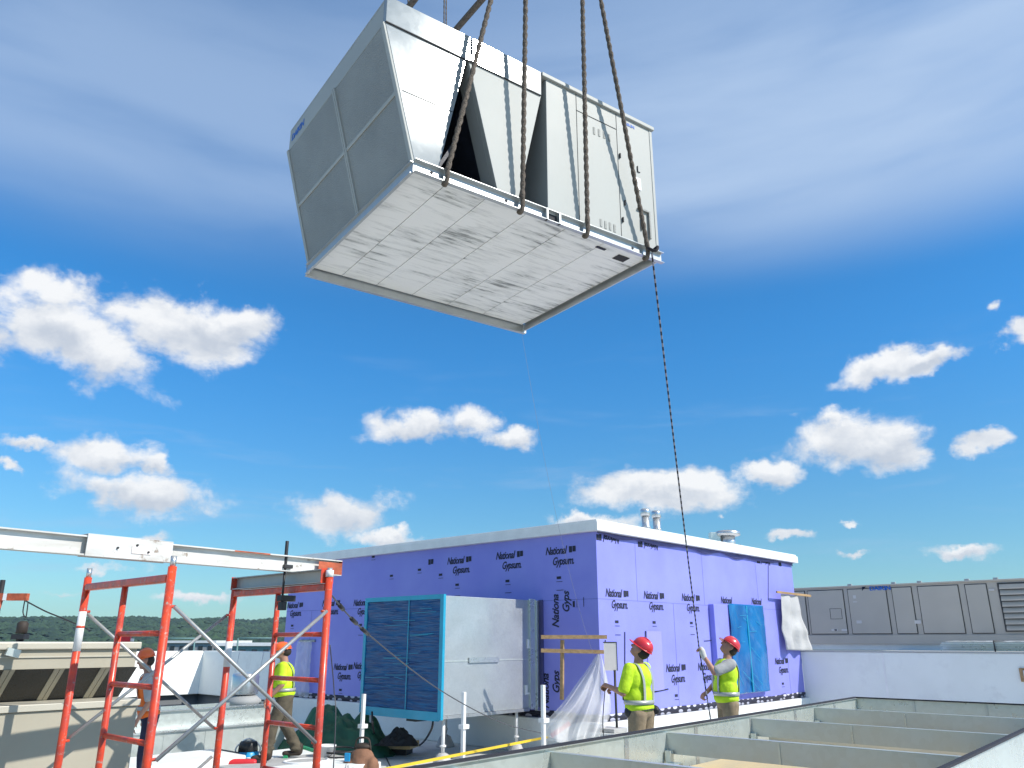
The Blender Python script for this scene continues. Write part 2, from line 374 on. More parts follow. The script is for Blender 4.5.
# thin high veil, denser higher up, streaky
ci1 = nz(1.6, 5, .50, (0, 2, 0), (.7, 3.6, 1), .4); ci2 = nz(7, 6, .6, (5, 2, 0), (.6, 4, 1), .3)
band = rng(el, math.radians(23), math.radians(31))
veil = mth('MULTIPLY', band, rng(mth('ADD', ci1, mth('MULTIPLY', ci2, .12)), .34, .70, .38, .95))
right = rng(az, -.35, .4, .65, 1.0)
veil = mth('MULTIPLY', veil, right)
topf = rng(el, math.radians(36), math.radians(45), 1, .6); veil = mth('MULTIPLY', veil, topf); zen_fill = rng(el, math.radians(46), math.radians(60), 0, .85)  # whitened sky above the view, added for a brighter, more neutral fill
wisp = mth('MULTIPLY', rng(ci2, .52, .8), rng(el, math.radians(24), math.radians(8), .0, .35))
veil = mth('MAXIMUM', veil, wisp)
def mixc(f, a, b, mode='MIX'):
    n = N.new('ShaderNodeMix'); n.data_type = 'RGBA'; n.blend_type = mode
    if isinstance(f, (int, float)): n.inputs[0].default_value = f
    else: L.new(f, n.inputs[0])
    for i, x in ((6, a), (7, b)):
        if isinstance(x, tuple): n.inputs[i].default_value = (*x, 1)
        else: L.new(x, n.inputs[i])
    return n.outputs[2]
tint = mixc(rng(el, math.radians(1), math.radians(22)), (.66, 1.03, 1.13), (.36, 1.17, 1.66))
base = mixc(1, sky.outputs[0], tint, 'MULTIPLY')
c = mixc(zen_fill, mixc(veil, base, (4.3, 5.7, 7.9)), (7.0, 7.0, 6.9))
cc = mixc(lit, (5.5, 6.0, 6.8), (8.9, 9.0, 9.1))
c = mixc(mth('MULTIPLY', cover, .97), c, cc)
L.new(c, bg.inputs[0])
scn.view_settings.view_transform = 'Standard'; scn.view_settings.look = 'None'; scn.view_settings.exposure = 0.12; scn.view_settings.gamma = 1

# ------------------------------------------------------------------ ground, hills, decks
g = MB(); g.box((-9000, -3000, -12.5), (9000, 9000, -12)); gm = mat('far_ground', (.07, .10, .045), .9, 0, .5, .01)
tag(g.build('ground', gm), kind='structure')
M['deck'] = mat('roof_membrane', (.66, .675, .65), .6, 0, .14, .9, .06, 5, rvar=.08); wear(M['deck'], (.50, .50, .47), .63, 1.4)
g = MB(); g.box((-40, -30, -12.1), (45, 70, 0)); tag(g.build('lower_roof_deck', 'deck'), kind='structure')
# main building mass sides read as the storey below; membrane laps on the deck
g = MB()
for i in range(-8, 12): g.box((-39.9, i * 3.05 + 2, .004), (44.9, i * 3.05 + 2.09, .007))
g.build('membrane_lap', mat('membrane_lap', (.66, .67, .68), .6), bpy.data.objects['lower_roof_deck'])
hm = mat('hill_soil', (.03, .06, .03), .95, 0, .4, .01)
def ridge(az_):  # height of the skyline above the camera in metres at 1600 m
    return 25 + 7 * noise.noise(V((az_ * 5, 1.3, 0))) + 6 * noise.noise(V((az_ * 13, 4, 0))) - 5 * az_
def hill_z(a, r):
    k = min(1, max(0, (r - 500) / 1100)); k = k * k * (3 - 2 * k)
    z = -12 + (ridge(a) + 12) * k
    if r > 1600: z -= (r - 1600) * .12
    return z + 9 * noise.noise(V((a * 18, r * .006, 7))) * k
g = MB()
def hf(i, j):
    a = -1.05 + 2.1 * i; r = 500 + 1700 * j; return V((math.sin(a) * r, math.cos(a) * r, hill_z(a, r)))
g.grid(hf, 120, 40); tag(g.build('hills', hm), kind='structure')
# forest on the hills: clumps of leafy faces, one mass nobody could count
fm, ft, fb = nt('forest_leaves'); fb.inputs['Roughness'].default_value = .9
oi = ft.nodes.new('ShaderNodeTexCoord'); fn = ft.nodes.new('ShaderNodeTexNoise'); fn.inputs['Scale'].default_value = .025; fn.inputs['Detail'].default_value = 6
ft.links.new(oi.outputs['Object'], fn.inputs['Vector']); fr = ft.nodes.new('ShaderNodeValToRGB')
fr.color_ramp.elements[0].position = .36; fr.color_ramp.elements[0].color = (.010, .030, .020, 1); fr.color_ramp.elements[1].position = .66; fr.color_ramp.elements[1].color = (.035, .075, .032, 1)
ft.links.new(fn.outputs['Fac'], fr.inputs[0]); ft.links.new(fr.outputs[0], fb.inputs['Base Color'])
vs = []; fs = []
for k in range(26000):
    a = -.72 + .60 * random.random(); r = 540 + 1150 * random.random() ** .7
    x, y, z = math.sin(a) * r, math.cos(a) * r, hill_z(a, r); s = 4 + 4.5 * random.random() ** 1.5
    n0 = len(vs); m = 6
    for (rk, zk) in ((1.0, .25), (.72, .85)):
        ph_ = random.random() * 6
        for j in range(m):
            t_ = j * 2 * math.pi / m + ph_; rr = s * rk * (.75 + .45 * random.random())
            vs.append((x + rr * math.cos(t_), y + rr * math.sin(t_), z + s * (zk + .25 * random.random())))
    vs.append((x + s * .2 * (random.random() - .5), y, z + s * (1.15 + .3 * random.random())))
    for j in range(m):
        j2 = (j + 1) % m
        fs.append((n0 + j, n0 + j2, n0 + m + j2, n0 + m + j)); fs.append((n0 + m + j, n0 + m + j2, n0 + 2 * m))
me = bpy.data.meshes.new('forest'); me.from_pydata(vs, [], fs); me.materials.append(fm)
fo = bpy.data.objects.new('forest', me); C.objects.link(fo); tag(fo, 'dark green wooded ridge along the far skyline at left', 'forest', kind='stuff')

# ------------------------------------------------------------------ penthouse
C0 = V((1.47, 13.9, 0)); Ph = empty('penthouse', C0, YAW, 'long flat roofed rooftop building clad in purple printed sheathing with a white roof edge', 'building')
LX, LY, ZT, ZB = 8.07, 9.6, 3.86, .57
def rf(u, v, off=0.0):   # point on the sunlit (right) face, local
    return lw(Ph, at_pl(u, v, C0 - Lf * off, Lf))
def lf(u, v, off=0.0):   # point on the shaded (left) face, local
    return lw(Ph, at_pl(u, v, C0 - R * off, R))
g = MB(); g.box((0, 0, ZB), (LX, LY, ZT - .20)); g.build('wall', 'purple', Ph)
g = MB(); g.box((-.10, -.10, 0), (LX + .05, LY + .1, ZB - .002)); g.build('curb', 'white', Ph, .02)
g = MB(); g.box((-.13, -.13, ZT - .198), (LX + .13, LY + .13, ZT - .04)); g.box((-.10, -.10, ZT - .038), (LX + .10, LY + .10, ZT))
g.build('roof_edge', 'white_paint', Ph, .008)
g = MB()                                   # uneven hanging membrane, coloured dark for the wavy shadow under the edge
def drape(i, j):
    x = i * LX; zz = ZT - .2 - j * (.03 + .10 * abs(noise.noise(V((x * .9, 3, 0)))) + .04 * math.sin(x * 2.1) ** 2)
    return V((x, -.035 - .02 * noise.noise(V((x * 2, j, 0))), zz))
g.grid(drape, 120, 2); g.build('flap_shade', M['seam_shade'], Ph, thick=.006)
# starter strip with printed pattern
sm_, st_, sb_ = nt('starter_strip'); sb_.inputs['Roughness'].default_value = .6
tcx = st_.nodes.new('ShaderNodeTexCoord'); mpx = st_.nodes.new('ShaderNodeMapping'); mpx.inputs['Scale'].default_value = (3.0, 3.0, 7)
wv = st_.nodes.new('ShaderNodeTexVoronoi'); wv.inputs['Scale'].default_value = 1.5; wv.inputs['Randomness'].default_value = .35
st_.links.new(tcx.outputs['Object'], mpx.inputs[0]); st_.links.new(mpx.outputs[0], wv.inputs['Vector'])
rpx = st_.nodes.new('ShaderNodeValToRGB'); rpx.color_ramp.interpolation = 'CONSTANT'; rpx.color_ramp.elements[0].color = (.5, .5, .6, 1); rpx.color_ramp.elements[1].position = .36; rpx.color_ramp.elements[1].color = (.012, .012, .03, 1)
st_.links.new(wv.outputs['Distance'], rpx.inputs[0]); st_.links.new(rpx.outputs[0], sb_.inputs['Base Color'])
def strip(i, j): x = i * LX; return V((x, -.012, ZB + .004 + j * (.11 + .018 * noise.noise(V((x * 1.5, 0, 2))))))
g = MB(); g.grid(strip, 90, 1)
def strip2(i, j): x = i * LY; return V((-.012, x, ZB + .004 + j * (.11 + .018 * noise.noise(V((x * 1.5, 0, 9))))))
g.grid(strip2, 90, 1); g.build('starter_strip', sm_, Ph, thick=.006)
# board joints
g = MB()
zj = 2.52
for x in (2.42, 4.86, 7.3): g.box((x, -.003, ZB + .12), (x + .008, -.001, zj))
for x in (1.2, 3.64, 6.08): g.box((x, -.003, zj), (x + .006, -.001, ZT - .3))
g.box((0, -.003, zj), (LX, -.001, zj + .006))
for y in (1.22, 3.66, 6.1, 8.5): g.box((-.003, y, ZB + .12), (-.001, y + .008, zj))
g.box((-.003, 0, zj), (-.001, LY, zj + .008))
g.build('board_joint', mat('joint', (.15, .155, .48), .7), Ph)
g = MB()
def rline(p, q, w=.018):
    a, b = rf(*p), rf(*q); a.y = b.y = -.006; g = MB(); g.bar(a, b, .012, w, up=V((0, 1, 0)) if abs(a.x - b.x) < .1 else UP); g.build('door_joint', 'ink', Ph)
rline((624.5, 632), (624.5, 672)); rline((645, 631), (645, 646)); rline((649, 693), (668, 689)); rline((648, 667), (649, 693)); rline((704, 641), (716, 640), .012)
rline((605, 640), (604, 690), .012); rline((768, 557), (768, 600), .006)
a = rf(646, 631); b = rf(664, 690); g = MB(); g.box((a.x, -.012, b.z), (b.x, -.004, a.z)); g.build('access_panel', 'purple_pale', Ph)
# printed lettering
TW = .62
nat = text_mesh('National', .195, .32, .004, .76); gyp = text_mesh('Gypsum.', .195, .32, .004, .76)
nat_s = text_mesh('Nationa', .215, .32, .004, .86); gyps = text_mesh('Gyps', .215, .32, .004, .86)
def blk(name, w, h):
    g = MB(); g.box((0, 0, 0), (w * .46, h, .002)); g.box((w * .54, h * .1, 0), (w, h, .002)); o = g.build(name, 'ink'); me = o.data; bpy.data.objects.remove(o); return me
bk = blk('ink_block', .15, .11); g = MB(); g.box((0, 0, 0), (.10, .045, .002)); g.box((-.01, -.05, 0), (.13, -.042, .002)); o_ = g.build('note', 'ink'); note = o_.data; bpy.data.objects.remove(o_)
g = MB(); g.box((0, 0, 0), (.16, .010, .002)); o_ = g.build('dash', 'ink'); dash = o_.data; bpy.data.objects.remove(o_)
def logo(face, u, v, flip=False, parts='ngb', scale=1.0):
    p = (rf if face == 'r' else lf)(u, v)
    if face == 'r': X, Z = V((1, 0, 0)), V((0, -1, 0)); p.y = -.004
    else: X, Z = V((0, -1, 0)), V((-1, 0, 0)); p.x = -.004
    Y = V((0, 0, 1))
    if flip: X, Y = -X, -Y
    q = p - X * (.32 * scale)
    X2, Y2 = X * scale, Y * scale
    if 'n' in parts: put_mesh(nat, 'lettering', 'ink', Ph, X2, Y2, Z, q + Y * .0)
    if 'b' in parts: put_mesh(bk, 'ink_block', 'ink', Ph, X2, Y2, Z, q + X * .555 * scale + Y * .01)
    if 'g' in parts: put_mesh(gyp, 'lettering', 'ink', Ph, X2, Y2, Z, q + X * .16 * scale - Y * .19 * scale)
    if 's' in parts:
        put_mesh(note, 'lettering', 'ink', Ph, X2, Y2, Z, q + X * .26 - Y * .44); put_mesh(dash, 'lettering', 'ink', Ph, X2, Y2, Z, q + X * .25 - Y * .64)
for (u, v, pr) in ((559, 554, 'ngbs'), (508, 558.5, 'ngbs'), (458, 563.5, 'ngbs'), (421, 566, 'b'), (330, 606, 'ngb'), (362, 605.5, 'ngs'), (294, 608, 'ngbs'), (342, 670, 'ngbs'), (362, 669, 'ng')):
    logo('l', u, v, parts=pr)
for (u, v) in ((390, 577), (439, 576), (372, 558), (335, 562), (418, 571)):
    p = lf(u, v); p.x = -.004; put_mesh(note, 'lettering', 'ink', Ph, V((0, -1, 0)), UP, V((-1, 0, 0)), p)
for (u, v) in ((559, 628), (549, 709)):
    p = lf(u, v); p.x = -.004
    put_mesh(nat_s, 'lettering', 'ink', Ph, V((0, 0, 1)), V((0, 1, 0)), V((-1, 0, 0)), p); put_mesh(gyps, 'lettering', 'ink', Ph, V((0, 0, 1)), V((0, 1, 0)), V((-1, 0, 0)), p + V((0, -.24, .25)))
p = lf(575, 607); p.x = -.004; put_mesh(note, 'lettering', 'ink', Ph, V((0, 0, 1)), V((0, 1, 0)), V((-1, 0, 0)), p); put_mesh(dash, 'lettering', 'ink', Ph, V((0, 0, 1)), V((0, 1, 0)), V((-1, 0, 0)), p + V((0, -.2, 0)))
for (u, v, pr) in ((616, 597, 'ngbs'), (653, 599, 'ngbs'), (690, 601, 'ngbs'), (728, 603.5, 'n'), (758, 604.5, 'n'), (675, 671.5, 'ngbs'), (706, 670, 'ng'), (781, 664, 'ngbs')):
    logo('r', u, v, parts=pr)
for (u, v, pr) in ((609, 535, 'nb'), (649, 542, 'nb'), (740, 555, 'g'), (764, 559, 'nb'), (785, 562, 'b')):
    logo('r', u, v, flip=True, parts=pr)
# louvre bump-out wrapped in blue film, on the sunlit face
DB = .13
fl = lambda u, v: lw(Ph, at_pl(u, v, C0 - Lf * DB, Lf))
a = fl(714, 604); b = fl(770, 690); a2 = fl(728, 604)
g = MB(); g.box((a.x, -DB + .012, b.z), (b.x + .06, 0, a.z)); lo = g.build('intake_box', 'purple', Ph, .01)
def flm(i, j):
    x = a2.x + (b.x - a2.x + .02) * i; z = b.z - .02 + (a.z - b.z + .05) * j
    return V((x, -DB - .012 - .03 * noise.noise(V((x * 2.2, z * 1.6, 0))) - .012 * noise.noise(V((x * 7, z * 5 + x * 4, 3))) + (.0), z))
g = MB(); g.grid(flm, 40, 60); g.build('blue_film', 'blue_film', lo, thick=.004)
g = MB()
for fr_ in (.38,): g.box((a2.x + (b.x - a2.x) * .48, -DB - .026, b.z), (a2.x + (b.x - a2.x) * .50, -DB + .0, a.z))
g.build('crease_tape', 'tape', lo)
random.seed(5)
for k in range(13):
    x = a2.x + .1 + random.random() * (b.x - a2.x - .5); z = b.z + .1 + random.random() * (a.z - b.z - .25); l_ = .12 + .3 * random.random(); sl_ = random.choice((-.9, -.6, -.4, -1.3, .15, .05))
    g = MB(); g.bar((x, -DB - .040, z), (x + l_, -DB - .040, max(b.z + .03, min(a.z - .03, z + l_ * sl_))), .004, .007); g.build('crease', 'tape', lo)
# roof vents
def pxd(u, v, y): return at_y(u, v, y)
for (u, v, y, lab) in ((645, 509, 17.5, 'taller left one of two steel vent pipes on the penthouse roof'), (656, 511, 18.0, 'shorter right one of two steel vent pipes on the penthouse roof')):
    p = at_y(u, v, y); e = empty('vent_pipe', (p.x, p.y, ZT), 0, lab, 'vent pipe', 'vent pipes on the penthouse roof')
    h = p.z - ZT; r = .10
    g = MB(); g.lathe([(r * .86, 0), (r * .86, h - .16)]); g.build('pipe', 'steel', e)
    g = MB(); g.lathe([(r, h - .158), (r * 1.08, h - .15), (r * 1.08, h - .03), (r * .9, h)]); g.build('rain_cap', 'steel', e)
    g = MB(); g.lathe([(r * 1.0, h * .45), (r * 1.0, h * .5)]); g.build('band', 'steel', e)
p = at_y(727, 531, 18.5); e = empty('roof_ventilator', (p.x, p.y, ZT), 0, 'low round steel ventilator with a wide cap on the penthouse roof', 'ventilator')
h = p.z - ZT; g = MB(); g.lathe([(.17, 0), (.17, h - .13)]); g.build('neck', 'steel', e)
g = MB(); g.lathe([(.2, h - .128), (.29, h - .11), (.29, h - .03), (.22, h)]); g.build('rain_cap', 'steel', e)
g = MB(); g.box((-.42, -.1, 0), (-.2, .1, h - .04)); g.build('side_outlet', 'galv', e, .01)

# ------------------------------------------------------------------ upper roof step and walls on the right
CF = C0 + R * LX                                            # far corner of the sunlit face
ZU = 1.62
E1 = empty('step_wall', CF, YAW, 'smooth white membrane covered wall running right from the purple building', 'wall')
# local -y = away from building (right/near)
g = MB(); g.box((0, -14, 0), (.3, -.0, ZU - .03)); g.build('wall_face', 'white', E1, .01)
g = MB(); g.box((-.02, -14, ZU - .028), (.34, -.0, ZU)); g.build('coping', 'alu', E1)
for y in (-1.9, -4.9, -7.9): g = MB(); g.box((-.004, y, .02), (-.001, y + .045, ZU - .035)); g.build('membrane_seam', 'white_paint', E1)
p = lw(E1, at_pl(1019, 668, CF, R)); g = MB(); g.box((-.05, p.y - .28, p.z - .26), (-.001, p.y, p.z)); g.build('scupper_plate', 'wood', E1, .01)
g = MB(); g.box((-.075, p.y - .28, p.z - .22), (-.052, p.y - .07, p.z - .04)); g.build('scupper_hole', 'steel', E1, .01)
g = MB()
v4 = [CF + Lf * -16 + R * .35, CF + R * .35 + Lf * -.05, CF + R * 22, CF + R * 22 + Lf * -16]
A_ = [g.bm.verts.new((q.x, q.y, ZU - .06)) for q in v4]; B_ = [g.bm.verts.new((q.x, q.y, .01)) for q in v4]
g.face(A_); g.face(B_[::-1]); [g.face([A_[i], B_[i], B_[(i + 1) % 4], A_[(i + 1) % 4]]) for i in range(4)]
tag(g.build('upper_roof_deck', 'deck'), kind='structure')

# taupe rooftop unit
p0 = at_y(798, 640, 27.0); RT = empty('rooftop_unit', (p0.x, p0.y, ZU - .06), YAW, 'long taupe rooftop air handler with door panels and louvres behind the white wall', 'rooftop unit')
def rt(u, v): q = lw(RT, at_pl(u, v, p0, R)); return q.y, q.z
zt = rt(798, 588)[1]; zb = rt(810, 634.5)[1]; z0 = rt(810, 644)[1]
g = MB(); g.box((.0, -11, z0), (3.2, 2.2, zt - .05)); g.build('cabinet', 'taupe', RT)
g = MB(); g.box((-.06, -11.05, zt - .048), (3.26, 2.25, zt)); g.build('roof_cap', 'taupe', RT, .01)
g = MB(); g.box((.05, -11, 0), (3.1, 2.1, z0 - .002)); g.build('curb', 'white', RT)
g = MB(); g.box((-.05, -11, z0 + .004), (-.002, 2.2, zb - .03)); g.build('base_rail', 'taupe', RT)
seams = [778, 810, 849, 853, 893, 898, 919, 924.5, 967, 973, 996, 1001.5]
ys = [(778, 810), (812, 849), (853, 893), (898, 919), (924.5, 967), (973, 996)]
for (ua, ub) in ys:
    ya, yb = rt(ua, 636)[0], rt(ub, 636)[0]
    g = MB(); g.box((-.012, yb, zb), (-.002, ya, zt - .10)); g.build('door_seam', 'taupe_dk', RT)
    g = MB(); g.box((-.035, yb + .022, zb + .022), (-.013, ya - .022, zt - .12)); g.build('door_panel', 'taupe', RT, .006)
ya = rt(1006, 632)[0]; g = MB(); g.box((-.03, ya - 2.4, zb + .05), (-.002, ya, zt - .1)); g.build('louvre_back', 'taupe_dk', RT)
nl = 8
for k in range(nl):
    z = zb + .08 + (zt - zb - .2) * k / nl; g = MB(); g.hexa([(-.10, ya - 2.35, z), (-.10, ya - .05, z), (-.032, ya - .05, z + .10), (-.032, ya - 2.35, z + .10), (-.10, ya - 2.35, z + .035), (-.10, ya - .05, z + .035), (-.032, ya - .05, z + .135), (-.032, ya - 2.35, z + .135)]); g.build('louvre_blade', 'taupe', RT)
dk = text_mesh('DAIKIN', .165, 0, .006, 1.2)
y_, z_ = rt(870, 590.5); put_mesh(dk, 'lettering', 'ink_blue', RT, V((0, -1, 0)), UP, V((-1, 0, 0)), (-.037, y_, z_))
y_, z_ = rt(862.5, 591); g = MB(); g.prism([(y_, z_), (y_ - .02, z_ + .16), (y_ - .17, z_ + .16)], -.039, -.036, 'yz'); g.build('badge', 'ink', RT)
for (u, v, w_, h_) in ((853.5, 597, .09, .1), (853.5, 602, .12, .03), (857, 622, .16, .09), (915, 622, .18, .1), (832, 630, .20, .06), (842, 630, .18, .06), (989, 590, .14, .05), (835, 630, .08, .05)):
    y_, z_ = rt(u, v); g = MB(); g.box((-.042, y_ - w_, z_ - h_ / 2), (-.0365, y_, z_ + h_ / 2)); g.build('label_plate', 'paper' if w_ != .08 else 'ink', RT)
y1, z1 = rt(830, 609); y2, z2 = rt(843, 619); g = MB(); g.box((-.040, y2, z2), (-.036, y1, z2 + .01)); g.box((-.040, y2, z1), (-.036, y1, z1 + .01)); g.box((-.040, y2, z2), (-.036, y2 + .012, z1)); g.box((-.040, y1 - .012, z2), (-.036, y1, z1)); g.build('inspection_hatch', 'taupe_dk', RT)
for u in (849, 893, 919, 967, 996):
    y_, z_ = rt(u, 590); g = MB(); g.box((-.03, y_ - .1, zt + .001), (.05, y_ + .02, zt + .05)); g.build('lifting_lug', 'alu', RT)
# stack of metal decking on the step wall
ps = at_pl(941, 649, CF + R * .25, R); ST = empty('decking_stack', (ps.x, ps.y, ZU), YAW, 'strapped pile of galvanised corrugated deck sheets lying along the white wall top', 'metal sheets')
for k in range(5):
    g = MB(); n_ = 18
    for i in range(n_):
        x = -.05 + i * .05; zz = .015 + k * .034 + (.016 if i % 2 else 0); g.box((x, -4.0 - .04 * (k % 2), zz), (x + .05, -.03 * ((k * 7) % 3), zz + .012))
    g.build('deck_sheet', 'galv', ST)
g = MB(); g.tube([(-.07, -1.05, 0), (-.07, -1.05, .21), (.9, -1.05, .21)], .014, 6); g.build('strap', 'black', ST)
g = MB(); g.grid(lambda i, j: V((-.06 + .9 * i, -.1 - 3.8 * j, .205 + .02 * noise.noise(V((i * 8, j * 20, 0))))), 10, 60); g.build('wrap', 'poly', ST)
# white polythene hanging at far corner
ph = at_pl(782, 594, C0 - Lf * .15, Lf)
PS = empty('polythene_curtain', (ph.x, ph.y, 0), YAW, 'white polythene sheet hanging from a lath at the right end of the purple building', 'plastic sheet')
q0 = lw(PS, at_pl(781, 594, C0 - Lf * .15, Lf)); q1 = lw(PS, at_pl(799, 596, C0 - Lf * .15, Lf)); q2 = lw(PS, at_pl(787, 650, C0 - Lf * .15, Lf)); q3 = lw(PS, at_pl(810, 651, C0 - Lf * .15, Lf))
def cur(i, j):
    t_ = q0.lerp(q1, i); b_ = q2.lerp(q3, i); p = t_.lerp(b_, j); p.y += .05 * math.sin(i * 14 + j * 3) * (.4 + j) + .05 * noise.noise(V((i * 3, j * 4, 1))); return p
g = MB(); g.grid(cur, 30, 30); g.build('sheet', 'poly_white', PS, thick=.004)
q4 = lw(PS, at_pl(809, 596, C0 - Lf * .15, Lf)); q5 = lw(PS, at_pl(775, 592, C0 - Lf * .15, Lf)); g = MB(); g.bar(q5 - V((0, .04, 0)), q4 - V((0, .04, 0)), .03, .05); g.build('lath', 'wood', PS)
# leaning timbers
for (u0, v0, u1, v1, lab) in ((789, 668, 793, 712, 'thin timber leaning upright between purple wall and white wall, left of its pair'), (792, 680, 798, 712, 'shorter tilted timber leaning against the white wall, right of its pair')):
    a = at_pl(u0, v0, CF - R * .25, R); b = at_pl(u1, v1, CF - R * .5, R); g = MB(); g.bar(a, (b.x, b.y, .0), .05, .04, up=V((1, 0, 0))); tag(g.build('timber', 'wood'), lab, 'timber', 'timbers by the white wall')
# ------------------------------------------------------------------ the hanging unit
K = 1.064; UY = .61675687
UO = V((-.82159622 * K, 5.71074051 * K, CZ + (5.56527467 - CZ) * K))
UL, UW, UH, OV = 2.884 * K, 2.5, 1.675 * K, .344 * K
U = empty('hvac_unit', UO, UY, 'large grey rooftop cooling unit hanging from slings high in the air', 'cooling unit')
ur = V((math.cos(UY), math.sin(UY), 0)); ul = V((-math.sin(UY), math.cos(UY), 0))
def us(u, v, off=0.0):
    q = lw(U, at_pl(u, v, UO - ul * off, ul)); return q.x, q.z
FB = UH - .30 * K * .93          # bottom of fascia
RZ = .13                  # top of base rail
def sx_(u, v): return us(u, v)[0]
xa_t, xa_b = sx_(466, 68), sx_(438, 176)       # V1 right side (top, bottom)
xb_bl, xb_br = sx_(498, 194), sx_(518, 205)      # V2 bottom
xap2 = sx_(541, 96); x2 = sx_(548, 214)
def slope(z): return -OV * (z - RZ) / (FB - RZ)
T_ = .05
# coil modules
g = MB(); g.prism([(.0, RZ), (xa_b, RZ), (xa_t, FB), (-OV, FB)], 0, .06); g.build('coil_end_panel', 'unit_shiny', U, .004)
g = MB(); g.prism([(.02, RZ), (xa_b - .02, RZ), (xa_t - .02, FB), (-OV + .02, FB)], .062, UW - .01); g.build('coil_block', 'coil_dark', U)
xt2 = xa_t + .03
g = MB(); g.prism([(xb_bl, RZ), (xb_br, RZ), (xap2, FB), (xt2, FB)], 0, .06); g.build('coil_end_panel', 'unit', U, .004)
g = MB(); g.prism([(xb_bl, RZ), (xb_bl + .05, RZ), (xt2 + .05, FB), (xt2, FB)], .062, .22); g.build('corner_post', 'unit', U)
g = MB(); g.prism([(xb_bl + .06, RZ), (xb_br - .02, RZ), (xap2 - .02, FB), (xt2 + .06, FB)], .062, UW - .01); g.build('coil_block', 'coil_dark', U)
g = MB(); g.prism([(xa_b, RZ), (xb_bl, RZ), (xt2, FB), (xa_t, FB)], UW - .12, UW - .08); g.build('void_backing', 'navy', U)  # added dark sheet closing the open void so it reads as shaded
g = MB(); g.prism([(xb_br, RZ), (x2 - .002, RZ), (x2 - .002, FB), (xap2, FB)], UW - .12, UW - .08); g.build('void_backing', 'navy', U)
g = MB(); g.prism([(xa_b + .01, RZ), (xa_b + .05, RZ), ((xa_b + xb_bl) / 2 + .05, (RZ + FB) * .47), ((xa_b + xb_bl) / 2 + .01, (RZ + FB) * .47)], .3, .9); g.build('drain_plate', 'coil_dark', U)
# solid cabinet
g = MB(); g.box((x2, 0, RZ), (UL, UW, UH - .05)); g.build('cabinet', 'unit', U, .004)
g = MB(); g.box((xap2 + .0, -.03, UH - .048), (UL + .03, UW + .03, UH)); g.build('top_cap', 'unit', U, .006)
# fan deck fascia
x1s = sx_(470, 47)
for (xa, xb, m_) in ((-OV, x1s, 'unit_shiny'), (x1s + .02, xap2 - .004, 'unit_shiny')):
    g = MB(); g.box((xa, -.012, FB + .004), (xb, .05, UH)); g.build('fascia', m_, U, .004)
g = MB(); g.box((x1s + .003, .01, FB), (x1s + .017, .05, UH - .01)); g.build('fascia_gap', 'gap', U)
g = MB(); g.box((-OV, .052, UH - .03), (xap2, UW, UH - .005)); g.build('fan_deck', 'unit', U)
g = MB(); g.box((-OV, .052, FB + .004), (-OV + .05, UW, UH - .032)); g.build('fascia', 'unit', U, .004)
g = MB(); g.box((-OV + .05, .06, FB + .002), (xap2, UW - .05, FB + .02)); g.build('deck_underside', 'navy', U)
# sloping end: frame with four guards
EN = V((-(FB - RZ), 0, -OV)).normalized(); ES = V((-OV, 0, FB - RZ)); elen = ES.length; ES.normalize()
def ep(y, s, o): return V((0, y, RZ)) + ES * s + EN * o
def ebox(g, y0, y1, s0, s1, o0, o1): return g.hexa([ep(y0, s0, o0), ep(y1, s0, o0), ep(y1, s1, o0), ep(y0, s1, o0), ep(y0, s0, o1), ep(y1, s0, o1), ep(y1, s1, o1), ep(y0, s1, o1)])
ym = UW * .46; sm2 = elen * .50; fw = .055
for (ya, yb) in ((fw, ym - .03), (ym + .03, UW - fw)):
    for (sa, sb) in ((fw * .6, sm2 - .02), (sm2 + .02, elen - fw * .4)):
        g = MB(); ebox(g, ya, yb, sa, sb, .002, .014); g.build('coil_guard', 'screen', U)
g = MB(); ebox(g, 0, fw - .002, 0, elen, .002, .026); g.build('end_stile', 'unit', U, .004)
g = MB(); ebox(g, UW - fw + .002, UW, 0, elen, .002, .026); g.build('end_stile', 'unit', U, .004)
g = MB(); ebox(g, ym - .028, ym - .004, 0, elen, .002, .03); g.build('end_stile', 'unit', U, .004)
g = MB(); ebox(g, ym + .004, ym + .028, 0, elen, .002, .03); g.build('end_stile', 'unit', U, .004)
for (ya, yb) in ((fw, ym - .03), (ym + .03, UW - fw)):
    g = MB(); ebox(g, ya, yb, sm2 - .018, sm2 + .018, .002, .024); g.build('end_rail', 'unit', U, .003)
# base rails: channels
def chan(g, p, q, nrm, h=.125, fl_=.05, z=0.0):
    p, q, n = V(p), V(q), V(nrm)
    def pr(a, b, o0, o1):
        g.hexa([p + n * o0 + UP * a, q + n * o0 + UP * a, q + n * o1 + UP * a, p + n * o1 + UP * a, p + n * o0 + UP * b, q + n * o0 + UP * b, q + n * o1 + UP * b, p + n * o1 + UP * b])
    pr(z, z + .006, 0, fl_); pr(z + h - .006, z + h, 0, fl_); pr(z + .0062, z + h - .0062, 0, .006)
g = MB(); chan(g, (-.02, -.012, 0), (UL + .02, -.012, 0), (0, -1, 0)); g.build('base_rail', 'unit_rail', U)
g = MB(); chan(g, (-.02, UW + .012, 0), (UL + .02, UW + .012, 0), (0, 1, 0)); g.build('base_rail', 'unit_rail', U)
g = MB(); chan(g, (-.012, 0, 0), (-.012, UW, 0), (-1, 0, 0), fl_=.03); g.build('base_rail', 'unit_rail', U)
g = MB(); g.box((UL - .02, .0, .03), (UL, UW, .125)); g.build('base_rail', 'unit_rail', U)
for x in (sx_(430, 185), sx_(505, 216), sx_(556, 233), sx_(632, 262)):
    g = MB(); g.lathe([(.016, 0), (.016, .004)]); g.build('bolt_hole', 'gap', U, M4=Matrix.Translation((x, -.0181, .065)) @ Matrix.Rotation(math.pi / 2, 4, 'X'))
